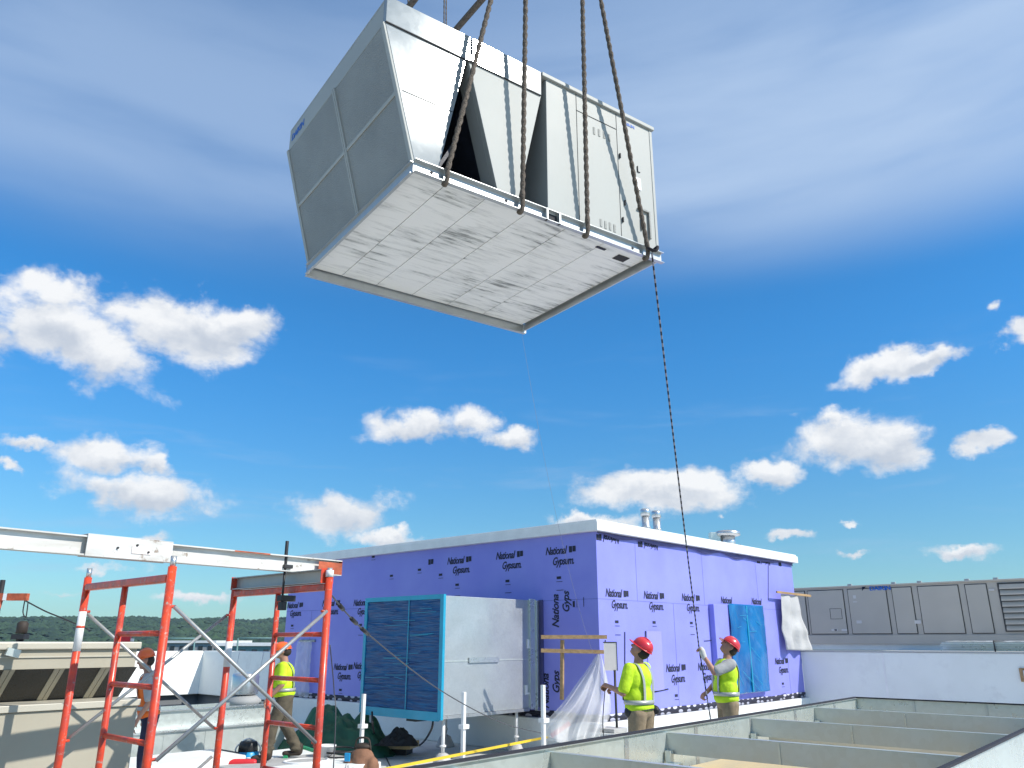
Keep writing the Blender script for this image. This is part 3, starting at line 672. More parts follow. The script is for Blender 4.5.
x = sx_(550, 219); g = MB(); g.box((x - .09, -.066, .0), (x - .07, -.019, .125)); g.box((x + .07, -.066, .0), (x + .09, -.019, .125)); g.build('fork_pocket', 'unit_rail', U)
g = MB(); g.box((x - .068, -.021, .03), (x + .068, -.019, .10)); g.build('pocket_opening', 'gap', U)
# underside: dirty white panels with seams
bm_, bt_, bb_ = nt('underside_panel'); bb_.inputs['Roughness'].default_value = .5; bb_.inputs['Metallic'].default_value = .1
tcx = bt_.nodes.new('ShaderNodeTexCoord'); mpx = bt_.nodes.new('ShaderNodeMapping'); mpx.inputs['Scale'].default_value = (.75, 5.5, 1)
mpx.inputs['Rotation'].default_value = (0, 0, .04)
oi_ = bt_.nodes.new('ShaderNodeObjectInfo'); av_ = bt_.nodes.new('ShaderNodeVectorMath'); cx_ = bt_.nodes.new('ShaderNodeCombineXYZ'); ml_ = bt_.nodes.new('ShaderNodeMath'); ml_.operation = 'MULTIPLY'; ml_.inputs[1].default_value = 7
bt_.links.new(oi_.outputs['Random'], ml_.inputs[0]); bt_.links.new(ml_.outputs[0], cx_.inputs[2]); bt_.links.new(tcx.outputs['Object'], av_.inputs[0]); bt_.links.new(cx_.outputs[0], av_.inputs[1])
n1 = bt_.nodes.new('ShaderNodeTexNoise'); n1.inputs['Scale'].default_value = 2.6; n1.inputs['Detail'].default_value = 8; n1.inputs['Roughness'].default_value = .68; n1.inputs['Distortion'].default_value = .25
bt_.links.new(av_.outputs[0], mpx.inputs[0]); bt_.links.new(mpx.outputs[0], n1.inputs['Vector'])
n3 = bt_.nodes.new('ShaderNodeTexNoise'); n3.inputs['Scale'].default_value = 1.3; n3.inputs['Detail'].default_value = 2; bt_.links.new(tcx.outputs['Object'], n3.inputs['Vector'])
ad = bt_.nodes.new('ShaderNodeMath'); ad.operation = 'MULTIPLY_ADD'; ad.inputs[1].default_value = .55; bt_.links.new(n3.outputs['Fac'], ad.inputs[0]); bt_.links.new(n1.outputs['Fac'], ad.inputs[2])
rp = bt_.nodes.new('ShaderNodeValToRGB'); e = rp.color_ramp.elements; e[0].position = .58; e[0].color = (.22, .23, .22, 1); e[1].position = .80; e[1].color = (.82, .82, .80, 1)
e2 = rp.color_ramp.elements.new(.68); e2.color = (.67, .675, .66, 1)
bt_.links.new(ad.outputs[0], rp.inputs[0]); bt_.links.new(rp.outputs[0], bb_.inputs['Base Color'])
xs = [.03] + [us(u, v)[0] for (u, v) in ((452, 190), (492, 207), (533, 222), (573, 237), (612, 252))] + [UL - .07]
g = MB(); g.box((.02, .01, .117), (UL - .05, UW - .01, .122)); g.build('floor_pan', 'gap', U)
for i in range(len(xs) - 1):
    yc = UW * (.30 + .12 * ((i * 3) % 4) / 3)
    for (y0_, y1_) in ((.015, yc - .002), (yc + .002, UW * .78 - .002 * i), (UW * .78 + .004 - .002 * i, UW - .015)):
        g = MB(); g.box((xs[i] + .004, y0_, .097), (xs[i + 1] - .004, y1_, .114)); g.build('underside_panel', bm_, U)
def ub(u, v): q = lw(U, at_z(u, v, UO.z + .09)); return q
q = ub(629, 259); g = MB(); g.box((q.x - .16, q.y - .01, .090), (q.x + .0, q.y + .10, .0965)); g.build('drain_opening', 'gap', U)
q = ub(605, 249); g = MB(); g.box((q.x - .11, q.y, .090), (q.x + .02, q.y + .035, .0965)); g.build('slot_opening', 'ink', U)
# doors, slots, placard on the sunlit side
def sp(name, pts, m_, y0=-.006, y1=-.001, wide=None):
    g = MB(); g.prism([us(*p) for p in pts], y0, y1); return g.build(name, m_, U)
def sline(p, q, w=.008, m_='gap', name='seam_shade'):
    a, b = us(*p), us(*q); g = MB(); g.bar((a[0], -.004, a[1]), (b[0], -.004, b[1]), .004, w, up=UP if abs(a[0] - b[0]) > abs(a[1] - b[1]) else V((1, 0, 0)) if False else V((0, 0, 1)) if abs(a[0] - b[0]) > .001 else V((1, 0, 0))); return g.build(name, m_, U)
def sbox(name, u0, v0, u1, v1, m_, o=.006):
    a, b = us(u0, v0), us(u1, v1); g = MB(); g.box((min(a[0], b[0]), -o, min(a[1], b[1])), (max(a[0], b[0]), -.001, max(a[1], b[1]))); return g.build(name, m_, U)
a1 = us(584, 114); zt_ = a1[1]; xL, xR = us(580, 233)[0], us(622, 245)[0]
def vseam(x, z0, z1, w=.006): g = MB(); g.box((x - w / 2, -.004, z0), (x + w / 2, -.001, z1)); g.build('panel_seam', 'gap', U)
def hseam(x0, x1, z, w=.006): g = MB(); g.box((x0, -.0045, z - w / 2), (x1, -.001, z + w / 2)); g.build('panel_seam', 'gap', U)
hseam(xL, xR, zt_); vseam(xL, RZ, UH - .05, .004); vseam(xR, RZ, UH - .05, .004)
g = MB(); g.box((-OV, -.0135, FB - .006), (xap2 - .01, -.002, FB + .0035)); g.build('panel_seam', 'gap', U)
zc = (us(404, 92)[1] + us(435, 104)[1]) / 2
g = MB(); g.box((slope(zc) + .03, -.004, zc), (xa_b + (xa_t - xa_b) * .5, -.001, zc + .004)); g.build('panel_seam', 'gap', U)
for (u, v) in ((594, 131), (599, 133), (604, 135), (609, 138), (601, 223), (605.5, 225), (610, 226.5), (614.5, 228.5)):
    x, z = us(u, v); g = MB(); g.box((x - .014, -.005, z - .045), (x + .014, -.001, z + .045)); g.build('vent_slot', 'screen', U)
x, z = us(638, 184); g = MB(); g.box((x - .035, -.008, z - .075), (x + .04, -.001, z + .075)); g.build('placard', 'white_paint', U)
x, z = us(637, 170); g = MB(); g.box((x, -.012, z - .02), (x + .008, -.001, z + .05)); g.box((x, -.012, z - .025), (x + .04, -.001, z - .0202)); g.build('door_latch', 'gap', U)
for (u, v) in ((619, 156), (622, 220), (624, 203)):
    x, z = us(u, v); g = MB(); g.box((x, -.02, z - .03), (x + .012, -.001, z + .03)); g.build('door_latch', 'gap', U)
x0_, z1_ = us(637, 208); x1_, z0_ = us(650, 240)
g = MB(); g.box((x0_, -.03, z1_ - .02), (x1_, -.001, z1_)); g.box((x1_ - .02, -.03, z0_), (x1_, -.001, z1_ - .0205)); g.build('recess_frame', 'screen', U)
g = MB(); g.box((x0_ + .04, -.02, z0_ + .08), (x0_ + .06, -.001, z1_ - .12)); g.build('handle', 'screen', U)
x, z = us(629, 126); dks = text_mesh('DAIKIN', .055, 0, .001, 1.1); put_mesh(dks, 'lettering', 'ink_blue', U, V((1, 0, 0)), UP, V((0, -1, 0)), (x - .11, -.003, z - .01))
dke = text_mesh('DAIKIN', .12, 0, .002, 1.0); put_mesh(dke, 'lettering', 'ink_blue', U, V((0, -1, 0)), UP, V((-1, 0, 0)), (-OV - .003, UW - .08, UH - .2))
g = MB(); g.box((UL - .03, -.006, RZ), (UL + .006, .0, UH - .05)); g.build('corner_trim', 'unit', U)

# ------------------------------------------------------------------ slings
def Q(u, v, off): return at_pl(u, v, UO - ul * off, ul)
QA, QB = Q(528, -146, .35), Q(580, -110, .35)
QAf, QBf = QA + ul * (UW + .7), QB + ul * (UW + .7)
botpx = [(443, 182), (518, 209), (583, 233), (643, 256)]
labs = ['leftmost brown lifting sling on the near side of the hanging unit', 'second lifting sling from the left, crossing the narrow dark gap of the unit', 'upright lifting sling running down the middle of the grey cabinet side', 'rightmost lifting sling slanting to the lower right corner of the unit']
labf = ['thin upright doubled sling at the very top edge of the photo, leftmost of all', 'thin upright doubled sling rising behind the unit top, beside the right spreader bar']
def slingmesh(g, p, q, r=.026):
    n = 150; d = (q - p).normalized(); a = d.orthogonal().normalized(); b = d.cross(a); ln = (q - p).length
    for ph in (0, math.pi):
        pts = []; rs = []
        for i in range(n + 1):
            t_ = i / n; w_ = t_ * ln / .20 * 2 * math.pi + ph + .6 * noise.noise(V((t_ * 9, p.x, 1)))
            pts.append(p.lerp(q, t_) + (a * math.cos(w_) + b * math.sin(w_)) * r * .33); rs.append(r * .74 * (1 + .12 * noise.noise(V((i * .5, p.x * 7, 2 + ph)))))
        g.tube(pts, rs, 7)
    # loop round the rail
    return g
for k, (u, v) in enumerate(botpx):
    x = us(u, v)[0]; base = Tm(U) @ V((x, -.075, .0)); q = QA if k < 2 else QB
    e = empty('lifting_sling', base, UY, labs[k], 'sling', 'slings carrying the hanging unit')
    g = MB(); slingmesh(g, V((0, 0, .1)), lw(e, q)); g.build('rope', 'sling', e)
    g = MB(); g.tube(catmull([(0, .0, .14), (0, -.004, .06), (0, .008, -.002), (0, .035, -.022), (0, .065, .0)], 6), .023, 8); g.build('hitch', 'sling', e)
pfar = UO + ul * (UW + .12)
for (u, v, u2, lab) in ((408, 8, 407.5, labf[0]), (444, 26, 445, labf[1])):
    pa, pb = at_pl(u, v, pfar, ul), at_pl(u2, -160, pfar, ul); d_ = (pa - pb) / (pa.z - pb.z); lo = pa + d_ * (UO.z - pa.z)
    e = empty('lifting_sling', lo, UY, lab, 'sling', 'slings carrying the hanging unit'); g = MB(); slingmesh(g, V((0, 0, .1)), lw(e, pb), .011); slingmesh(g, V((.035, 0, .1)), lw(e, pb) + V((.035, 0, 0)), .011); g.build('rope', 'sling', e)
# spreader bars above the frame join near and far slings
for (a, b, lab) in ((QA, QAf, 'left thick slanting spreader bar cut off by the top of the photo'), (QB, QBf, 'right thick slanting spreader bar rising above the unit top')):
    e = empty('spreader_bar', a, UY, lab, 'spreader bar', 'spreader bars'); b_ = lw(e, b)
    g = MB(); g.tube([(0, -.1, .05), (b_.x, b_.y + .1, .05)], .045, 12); g.build('bar', 'sling', e)
    for y in (0, b_.y): g = MB(); g.tube([(0, y, .05), (0, y, 0), (0, y + .03, -.03)], .02, 6); g.build('shackle', 'black', e)
# tag line of the second man: black and pale twisted rope
def rope_pts(a, b, sag, n=120): return [a.lerp(b, i / n) - UP * sag * 4 * (i / n) * (1 - i / n) for i in range(n + 1)]
# ------------------------------------------------------------------ people
def person(name_lab, pos, face, height, arms, legs, lean=0.0, lookup=0.0, headturn=0.0, cloth=None, helmet='helm_red', trousers='khaki', sleeve=None, vest='hivis', gloves=False, group=None, twist=0, beltbag=True, brim=1, cat='person'):
    """figure in local coords: +y is where the chest faces, z up, height to the crown"""
    e = empty('person', pos, face, name_lab, cat, group)
    k = height / 1.78
    P_ = V((0, 0, .93 * k))
    def L_(x, y, z):                     # trunk point leaning forward about the pelvis
        dz = z - .93; return V((x * k, (y + math.sin(lean) * dz) * k, (.93 + math.cos(lean) * dz) * k))
    sh = {-1: L_(-.185, -.005, 1.43), 1: L_(.185, -.005, 1.43)}
    hipj = {-1: V((-.092 * k, 0, .92 * k)), 1: V((.092 * k, 0, .92 * k))}
    neck0, neck1 = L_(0, -.02, 1.45), L_(0, -.005, 1.56)
    hr = Matrix.Rotation(headturn, 3, 'Z') @ Matrix.Rotation(lookup, 3, 'X')
    def H(x, y, z): return neck1 + hr @ V((x * k, y * k, z * k))
    b = MB()
    # head, jaw, face
    b.ell(H(0, .005, .115), (.074 * k, .092 * k, .112 * k), hr); b.ell(H(0, .03, .045), (.056 * k, .068 * k, .058 * k), hr)
    b.cap(H(0, .088, .115), H(0, .112, .082), .010 * k, .016 * k); b.ell(H(0, .075, .018), (.026 * k, .022 * k, .018 * k), hr)
    for s in (-1, 1): b.ell(H(s * .076, -.005, .095), (.012 * k, .02 * k, .031 * k), hr); b.ell(H(s * .03, .072, .128), (.026 * k, .016 * k, .012 * k), hr)
    b.cap(neck0, H(0, -.01, .05), .058 * k, .052 * k)
    # trunk
    b.ell(L_(0, 0, 1.30), (.165 * k, .108 * k, .19 * k)); b.ell(L_(0, .005, 1.10), (.15 * k, .10 * k, .17 * k)); b.ell(V((0, 0, .95 * k)), (.16 * k, .112 * k, .13 * k))
    b.cap(sh[-1], sh[1], .055 * k)
    armd = {}
    for s in (-1, 1):
        el_, wr = V(arms[s][0]) * k, V(arms[s][1]) * k
        armd[s] = (el_, wr)
        b.cap(sh[s], el_, .050 * k, .040 * k); b.cap(el_, wr, .041 * k, .027 * k)
        d = (wr - el_).normalized(); pd = V(arms[s][2]).normalized() if len(arms[s]) > 2 else d
        sd_ = pd.cross(V((0, 0, 1))); sd_ = sd_.normalized() if sd_.length > .2 else V((1, 0, 0)); nn = sd_.cross(pd).normalized()
        pc = wr + pd * .045 * k; b.cap(wr, pc + pd * .02 * k, .026 * k, .030 * k)
        b.ell(pc, (.04 * k, .04 * k, .02 * k), Matrix((sd_, pd, nn)).transposed())
        curl = arms[s][3] if len(arms[s]) > 3 else .5
        for f in range(4):
            o = (f - 1.5) * .020 * k; r0 = pc + sd_ * o + pd * .035 * k; ln = (.040, .046, .043, .034)[f] * k
            d1 = (pd * math.cos(curl) - nn * math.sin(curl)); d2 = (pd * math.cos(curl * 2.4) - nn * math.sin(curl * 2.4)); d3 = (pd * math.cos(curl * 3.4) - nn * math.sin(curl * 3.4))
            q1 = r0 + d1 * ln; q2 = q1 + d2 * ln * .75; q3 = q2 + d3 * ln * .55
            b.cap(r0, q1, .0095 * k, .009 * k, 8); b.cap(q1, q2, .009 * k, .008 * k, 8); b.cap(q2, q3, .008 * k, .007 * k, 8)
        t0 = pc - sd_ * s * .028 * k - pd * .01 * k; t1 = t0 + (pd * .6 - sd_ * s * .6 - nn * .5).normalized() * .04 * k; t2 = t1 + (pd * .8 - nn * .7).normalized() * .03 * k
        b.cap(t0, t1, .012 * k, .010 * k, 8); b.cap(t1, t2, .010 * k, .008 * k, 8)
    for s in (-1, 1):
        kn, an = V(legs[s][0]) * k, V(legs[s][1]) * k
        b.cap(hipj[s], kn, .082 * k, .055 * k); b.cap(kn, an, .054 * k, .036 * k); b.cap(an, an + V((0, .10 * k, -.045 * k)), .035 * k, .03 * k)
    body = remeshed(b, 'body', 'skin', e, .0085, 3)
    # trousers
    t = MB(); t.ell(V((0, 0, .96 * k)), (.178 * k, .132 * k, .13 * k))
    for s in (-1, 1):
        kn, an = V(legs[s][0]) * k, V(legs[s][1]) * k
        t.cap(hipj[s] + V((0, -.012, 0)), kn, .108 * k, .080 * k); t.cap(kn, an + V((0, 0, .02)), .080 * k, .070 * k)
        for q in range(4): t.ell(kn.lerp(an, .55 + q * .13) + V((.01 * (-1) ** q, .012 * (-1) ** (q + 1), 0)), (.076 * k, .080 * k, .035 * k))
    remeshed(t, 'trousers', trousers, e, .014, 2)
    t = MB(); t.ell(L_(0, 0, 1.30), (.195 * k, .135 * k, .20 * k)); t.ell(L_(0, .012, 1.12), (.185 * k, .138 * k, .19 * k)); t.cap(sh[-1] - UP * .01, sh[1] - UP * .01, .066 * k)
    t.ell(L_(0, -.02, 1.44), (.09 * k, .075 * k, .06 * k))
    for s in (-1, 1): el_, wr = armd[s]; t.cap(sh[s], sh[s].lerp(el_, .82), .070 * k, .068 * k)
    remeshed(t, 'shirt', sleeve or vest, e, .014, 2)
    vm = MB(); vm.ell(L_(0, 0, 1.31), (.205 * k, .148 * k, .19 * k)); vm.ell(L_(0, .012, 1.12), (.20 * k, .152 * k, .20 * k)); vm.ell(L_(0, .006, 1.0), (.205 * k, .155 * k, .10 * k))
    vm.cap(L_(-.13, -.01, 1.42), L_(.13, -.01, 1.42), .070 * k)
    remeshed(vm, 'vest', vest, e, .014, 2)
    # reflective bands
    def band(z, rx, ry, w_=.05):
        g = MB(); n = 36
        for i in range(n):
            a0, a1 = i * 2 * math.pi / n, (i + 1) * 2 * math.pi / n
            p = [L_(math.cos(a_) * rx, math.sin(a_) * ry + .006, zz) for a_ in (a0, a1) for zz in (z, z + w_)]
            v_ = [g.bm.verts.new(q) for q in p]; f = g.face([v_[0], v_[2], v_[3], v_[1]]); f.smooth = True
        bmesh.ops.remove_doubles(g.bm, verts=g.bm.verts, dist=.0005); return g.build('reflective_band', 'reflect', e, thick=.004)
    band(1.03, .209, .162)
    for s in (-1, 1):
        pts = [L_(s * .10, .148, 1.07), L_(s * .10, .150, 1.2), L_(s * .105, .132, 1.34), L_(s * .11, .075, 1.462), L_(s * .11, -.01, 1.492), L_(s * .11, -.085, 1.462), L_(s * .105, -.132, 1.34), L_(s * .10, -.136, 1.2), L_(s * .10, -.128, 1.07)]
        g = MB(); pts = catmull(pts, 5)
        for i in range(len(pts) - 1):
            for (a_, b_) in ((pts[i], pts[i + 1]),):
                v_ = [g.bm.verts.new(q) for q in (a_ - V((.024, 0, 0)), a_ + V((.024, 0, 0)), b_ + V((.024, 0, 0)), b_ - V((.024, 0, 0)))]; f = g.face(v_)
        bmesh.ops.remove_doubles(g.bm, verts=g.bm.verts, dist=.0005); g.build('shoulder_band', 'reflect', e, thick=.006)
    # helmet: shell, brim, ridge, liner edge
    g = MB()
    def shell(i, j):
        a_ = i * 2 * math.pi; el2 = j * math.pi / 2
        x = .104 * math.cos(a_) * math.cos(el2) ** .75; y = (.124 if math.sin(a_) > 0 else .122) * math.sin(a_) * math.cos(el2) ** .75; z = .135 + .108 * math.sin(el2) + .006 * max(0, math.cos(a_ * 1) ** 8) * 0
        return H(x, y - .003, z)
    g.grid(shell, 36, 10); bmesh.ops.remove_doubles(g.bm, verts=g.bm.verts, dist=.0008); hel = g.build('helmet', helmet, e, thick=.006)
    g = MB()
    def brimf(i, j):
        a_ = i * 2 * math.pi; w_ = .008 + (.042 * max(0, math.sin(a_) * brim) ** 1.5); r_ = 1 + j * w_ / .12
        return H(.104 * math.cos(a_) * r_, .124 * math.sin(a_) * r_ - .003, .137 - j * .010)
    g.grid(brimf, 40, 2); g.build('brim', helmet, hel, thick=.004)
    g = MB(); g.tube([H(0, .115 * math.cos(a_ * math.pi / 12), .137 + .108 * math.sin(a_ * math.pi / 12)) for a_ in range(1, 12)], .010 * k, 6); g.build('ridge', helmet, hel)
    g = MB(); g.ell(H(0, -.045, .085), (.080 * k, .072 * k, .078 * k), hr); g.build('hair', 'hair', e)
    for s in (-1, 1): g = MB(); g.ell(H(s * .030, .085, .112), (.012 * k, .007 * k, .007 * k), hr, 2); g.build('eye', 'eye', e)
    g = MB(); g.ell(H(0, .094, .048), (.024 * k, .008 * k, .007 * k), hr, 2); g.build('mouth', 'lips', e)
    for s in (-1, 1):
        kn, an = V(legs[s][0]) * k, V(legs[s][1]) * k
        g = MB(); g.cap(an + V((0, -.02, .05)), an + V((0, -.02, -.03 * k)), .056 * k, .052 * k); g.cap(an + V((0, -.02, -.045 * k)), an + V((0, .15 * k, -.05 * k)), .046 * k, .042 * k); remeshed(g, 'boot', 'boot', e, .012, 2)
    if beltbag:
        g = MB(); g.ell(V((.15 * k, -.10, .96 * k)), (.05, .07, .06)); remeshed(g, 'tool_pouch', 'rubber', e, .012, 2)
        g = MB(); g.ell(V((-.16 * k, .05, .95 * k)), (.04, .07, .07)); remeshed(g, 'tool_pouch', 'rubber', e, .012, 2)
        band2 = MB(); n = 32
        for i in range(n):
            a0, a1 = i * 2 * math.pi / n, (i + 1) * 2 * math.pi / n
            v_ = [band2.bm.verts.new(V((math.cos(a_) * .184 * k, math.sin(a_) * .142 * k, zz * k))) for a_ in (a0, a1) for zz in (.965, 1.005)]; band2.face([v_[0], v_[2], v_[3], v_[1]])
        bmesh.ops.remove_doubles(band2.bm, verts=band2.bm.verts, dist=.0005); band2.build('belt', 'black', e, thick=.005)
    if gloves:
        for s in gloves:
            el_, wr = armd[s]; pd = V(arms[s][2]).normalized(); g = MB(); g.cap(wr - pd * .03, wr + pd * .07, .036 * k, .040 * k); g.cap(wr + pd * .07, wr + pd * .10, .036 * k, .03 * k); remeshed(g, 'glove', 'glove', e, .010, 2)
    return e
ST_LEGS = {-1: ((-.10, .03, .50), (-.12, -.01, .09)), 1: ((.10, .02, .50), (.13, -.03, .09))}
def fdir(x, y): return math.atan2(y, x) - math.pi / 2       # rotation so local +y points along (x, y)
def foot(u, d): q = at_y(u, 640, d); return V((q.x, d, 0))
# first man: seen from behind, looking up left, hands together at the rope
m1 = foot(637, 10.6)
P1 = person('man in red helmet seen from behind, standing beside the draped clear plastic', m1, fdir(-.80, .62), 1.88,
    {-1: ((-.27, .06, 1.16), (-.14, .31, 1.22), (.3, 1, .15), .9), 1: ((.27, .10, 1.14), (.08, .34, 1.18), (-.3, 1, .1), .9)}, ST_LEGS, lean=.04, lookup=.62, headturn=.25)
# second man: arm raised, gloved hand on the rope
m2 = foot(722, 12.0)
P2 = person('man in red helmet looking up, gloved hand raised on the long rope by blue film', m2, fdir(-.93, -.12), 1.90,
    {1: ((.24, .04, 1.18), (.12, .22, 1.06), (-.3, .6, -.3), .9), -1: ((-.22, .22, 1.33), (-.13, .31, 1.53), (.1, .25, 1), .9)}, ST_LEGS, lean=-.04, lookup=.66, headturn=.0, sleeve='shirt_grey', gloves=(-1,), beltbag=False)
# third man at left, walking, looking down
m3 = foot(289, 12.6); m3.z = .20
P3 = person('man in orange helmet and yellow vest walking behind the right hand scaffold frame', m3, fdir(-.97, -.25), 1.60,
    {-1: ((-.25, .04, 1.14), (-.20, .20, .93), (0, .5, -1), .4), 1: ((.25, .02, 1.14), (.19, .17, .92), (0, .5, -1), .4)},
    {-1: ((-.10, .12, .50), (-.11, .16, .09)), 1: ((.10, -.04, .50), (.11, -.22, .11))}, lean=.10, lookup=-.15, helmet='helm_orange', trousers='olive', beltbag=False)
# fourth man mostly hidden by the scaffold post
m4 = foot(160, 10.8)
P4 = person('man in orange helmet and orange vest half hidden behind the left scaffold post', m4, fdir(-.91, -.42), 1.74,
    {-1: ((-.25, .04, 1.14), (-.22, .16, .93), (0, .5, -1), .4), 1: ((.25, -.02, 1.14), (.24, .06, .90), (0, .3, -1), .4)}, ST_LEGS, lean=.22, lookup=-.2, helmet='helm_orange', trousers='navy_cloth', sleeve='shirt_grey', vest='hivis_or', beltbag=False)

P1.scale = (1.04, 1.06, 1); P2.scale = (1.0, 1.04, 1); P3.scale = (1.2, 1.25, 1); P4.scale = (.95, .9, 1)
# tag lines
def hand(e, s, arms_w, k): return Tm(e) @ (V(arms_w) * k)
k2 = 1.90 / 1.78; hp = Tm(P2) @ (V((-.11, .37, 1.60)) * k2)
a = Tm(U) @ V((us(644, 256)[0], -.12, .02)); lo_ = V((hp.x + .10, hp.y - .02, .02))
TL = empty('tag_line', lo_, 0, 'long black and white twisted rope from the unit corner down to the gloved hand', 'rope')
pts = rope_pts(a, hp, .12, 260) + [hp.lerp(V((hp.x + .08, hp.y, .9)), i / 30) for i in range(1, 31)] + catmull([V((hp.x + .08, hp.y, .9)), V((hp.x + .12, hp.y, .4)), V((hp.x + .10, hp.y - .02, .02))], 10)[1:]
g = MB(); g.tube([lw(TL, p) for p in pts], .0105, 5, mis=[(i % 4 < 2) * 1 for i in range(len(pts))]); g.build('line', ['rope_b', 'rope_w'], TL)
g = MB(); g.tube([lw(TL, p) for p in catmull([a + V((0, 0, .02)), a + V((.06, -.03, .06)), a + V((.03, -.05, .0)), a + V((-.04, -.02, .05)), a + V((.02, 0, .02))], 6)], .016, 6); g.build('knot', 'rope_b', TL)
h1 = Tm(P1) @ V((-.06, .46, 1.28)); a = Tm(U) @ V((UL - .03, UW + .05, .03)); a2_ = V((h1.x - .02, h1.y, .02))
T2 = empty('thin_line', a2_, 0, 'thin dark line running up from the hands of the man seen from behind', 'rope')
g = MB(); g.tube([lw(T2, p) for p in rope_pts(a, h1, .55, 120)], .0016, 5); g.build('line', 'rope_w', T2)
g = MB(); g.tube([lw(T2, p) for p in catmull([h1, V((h1.x - .05, h1.y, .8)), V((h1.x, h1.y, .3)), a2_], 10)], .006, 5); g.build('tail', 'rope_b', T2)
# ------------------------------------------------------------------ scaffold tower
A2 = at_y(163, 640, 4.6); A2 = V((A2.x, A2.y, 0)); SC = empty('scaffold', A2, YAW, 'red steel scaffold tower of two ladder frames joined by crossed braces', 'scaffold')
BX, WY, RT_, LY2 = 1.073, 1.23, 2.185, .61
for fx in (0, BX):
    g = MB(); g.bar((fx, .02, RT_), (fx, WY - .02, RT_), .042, .046); g.build('top_rail', 'red', SC, .008)
    g = MB(); g.tube([(fx, .02, .18), (fx, WY - .02, .18)], .021, 8); g.build('bottom_rail', 'red', SC)
    for y in (0, WY):
        g = MB(); g.tube([(fx, y, .05), (fx, y, RT_ + .065)], .024, 14); po = g.build('post', 'red', SC)
        g = MB(); g.tube([(fx, y, RT_ + .063), (fx, y, RT_ + .125)], .0165, 10); g.build('coupling_pin', 'pin', po)
        g = MB(); g.lathe([(.07, 0), (.07, .012), (.022, .0121), (.022, .05)], (fx, y, 0), 14); g.build('foot_plate', 'pin', po)
        for z in (2.03, 1.24): g = MB(); s_ = .028 if fx == 0 else -.028; g.tube([(fx, y, z), (fx + s_ * 1.6, y, z)], .009, 8); g.tube([(fx, y + .0, z - .03), (fx + .01 * 0, y + .034, z - .028), (fx, y + .034, z + .028), (fx, y, z + .03)], .010, 6); g.build('brace_lock', 'red', po)
    for (y, z0_, z1_) in ((WY, 1.78, 2.03) if fx == 0 else (WY, 1.66, 1.84),):
        g = MB(); g.tube([(fx, y, z0_), (fx, y, z1_)], .0252, 14); g.build('tape_band', 'white_paint', SC)
        if fx == 0: g = MB(); g.tube([(fx, y, 1.925), (fx, y, 1.94)], .0256, 14); g.build('tape_band', 'red', SC)
    g = MB(); g.tube([(fx, LY2, .18), (fx, LY2, RT_)], .019, 12); g.build('ladder_post', 'red', SC)
    z = 1.885
    while z > .25: g = MB(); g.tube([(fx, .0, z), (fx, LY2, z)], .0155, 8); g.build('rung', 'red', SC); z -= .283
g = MB(); g.tube([(BX, 0, RT_ + .066), (BX, 0, RT_ + .11)], .0262, 14); g.build('tape_band', 'white_paint', SC)
for y in (0, WY):
    for (za, zb_) in ((2.03, 1.24), (1.24, 2.03), (1.05, .3), (.3, 1.05)):
        g = MB(); o_ = -.03 if y == 0 else .03; oo = o_ + (.010 if za > zb_ else -.010)
        g.tube([(.03, y + oo, za), (BX - .03, y + oo, zb_)], .0115, 10); g.build('cross_brace', 'brace', SC)
# header across the right-hand frame, gantry beam, clamp
HD = empty('header_beam', Tm(SC) @ V((BX, 0, 0)), YAW, 'short grey metal header lying between the posts of the right scaffold frame', 'header')
g = MB(); g.box((-.045, .03, RT_ + .030), (.045, WY - .03, RT_ + .036)); g.box((-.045, .03, RT_ + .112), (.045, WY - .03, RT_ + .118)); g.box((-.004, .031, RT_ + .0365), (.004, WY - .031, RT_ + .1115)); g.build('web', 'alu', HD)
g = MB(); g.box((-.05, .026, RT_ + .026), (.05, .0295, RT_ + .122)); g.build('end_plate', 'red', HD)
g = MB(); g.box((-.05, WY - .0295, RT_ + .026), (.05, WY - .026, RT_ + .122)); g.build('end_plate', 'red', HD)
bz = RT_ + .120
b0 = at_z(0, 549, bz); b1 = at_z(338, 576, bz); bd = (b1 - b0).normalized(); b0 = b0 - bd * 2.2
BM = empty('gantry_beam', b0, math.atan2(bd.y, bd.x), 'long white steel I beam with a splice running from the left edge onto the scaffold header', 'steel beam')
BLn = (b1 - b0).length; hB = .110
def ibeam(g, x0, x1, w_=.075, h=hB, y=0, z=0):
    g.box((x0, y - w_ / 2, z), (x1, y + w_ / 2, z + .008)); g.box((x0, y - w_ / 2, z + h - .008), (x1, y + w_ / 2, z + h)); g.box((x0, y - .004, z + .0082), (x1, y + .004, z + h - .0082))
xs_ = lw(BM, at_pl(82, 550, b0, V((-bd.y, bd.x, 0)))).x; xe_ = lw(BM, at_pl(168, 556, b0, V((-bd.y, bd.x, 0)))).x
g = MB(); ibeam(g, 0, BLn); g.build('i_section', 'dirty_white', BM)
g = MB(); g.box((xs_, -.046, -.004), (xe_, -.039, hB + .006)); g.box((xs_, -.046, hB + .0065), (xe_, .046, hB + .011)); g.box((xs_, .039, -.004), (xe_, .046, hB + .006)); g.build('splice_sleeve', 'dirty_white', BM, .003)
for (fx, z) in ((.34, .055), (.56, .080), (.70, .045)):
    x = xs_ + (xe_ - xs_) * fx; g = MB(); g.lathe([(.006, 0), (.006, .010)]); g.build('bolt', 'black', BM, M4=Matrix.Translation((x, -.0465, z)) @ Matrix.Rotation(math.pi / 2, 4, 'X'))
x = xs_ + (xe_ - xs_) * .60; g = MB(); g.box((x - .05, -.05, .03), (x + .07, -.0462, .075)); g.build('label_plate', 'paper', BM)
xr_ = lw(BM, at_pl(230, 565, b0, V((-bd.y, bd.x, 0)))).x
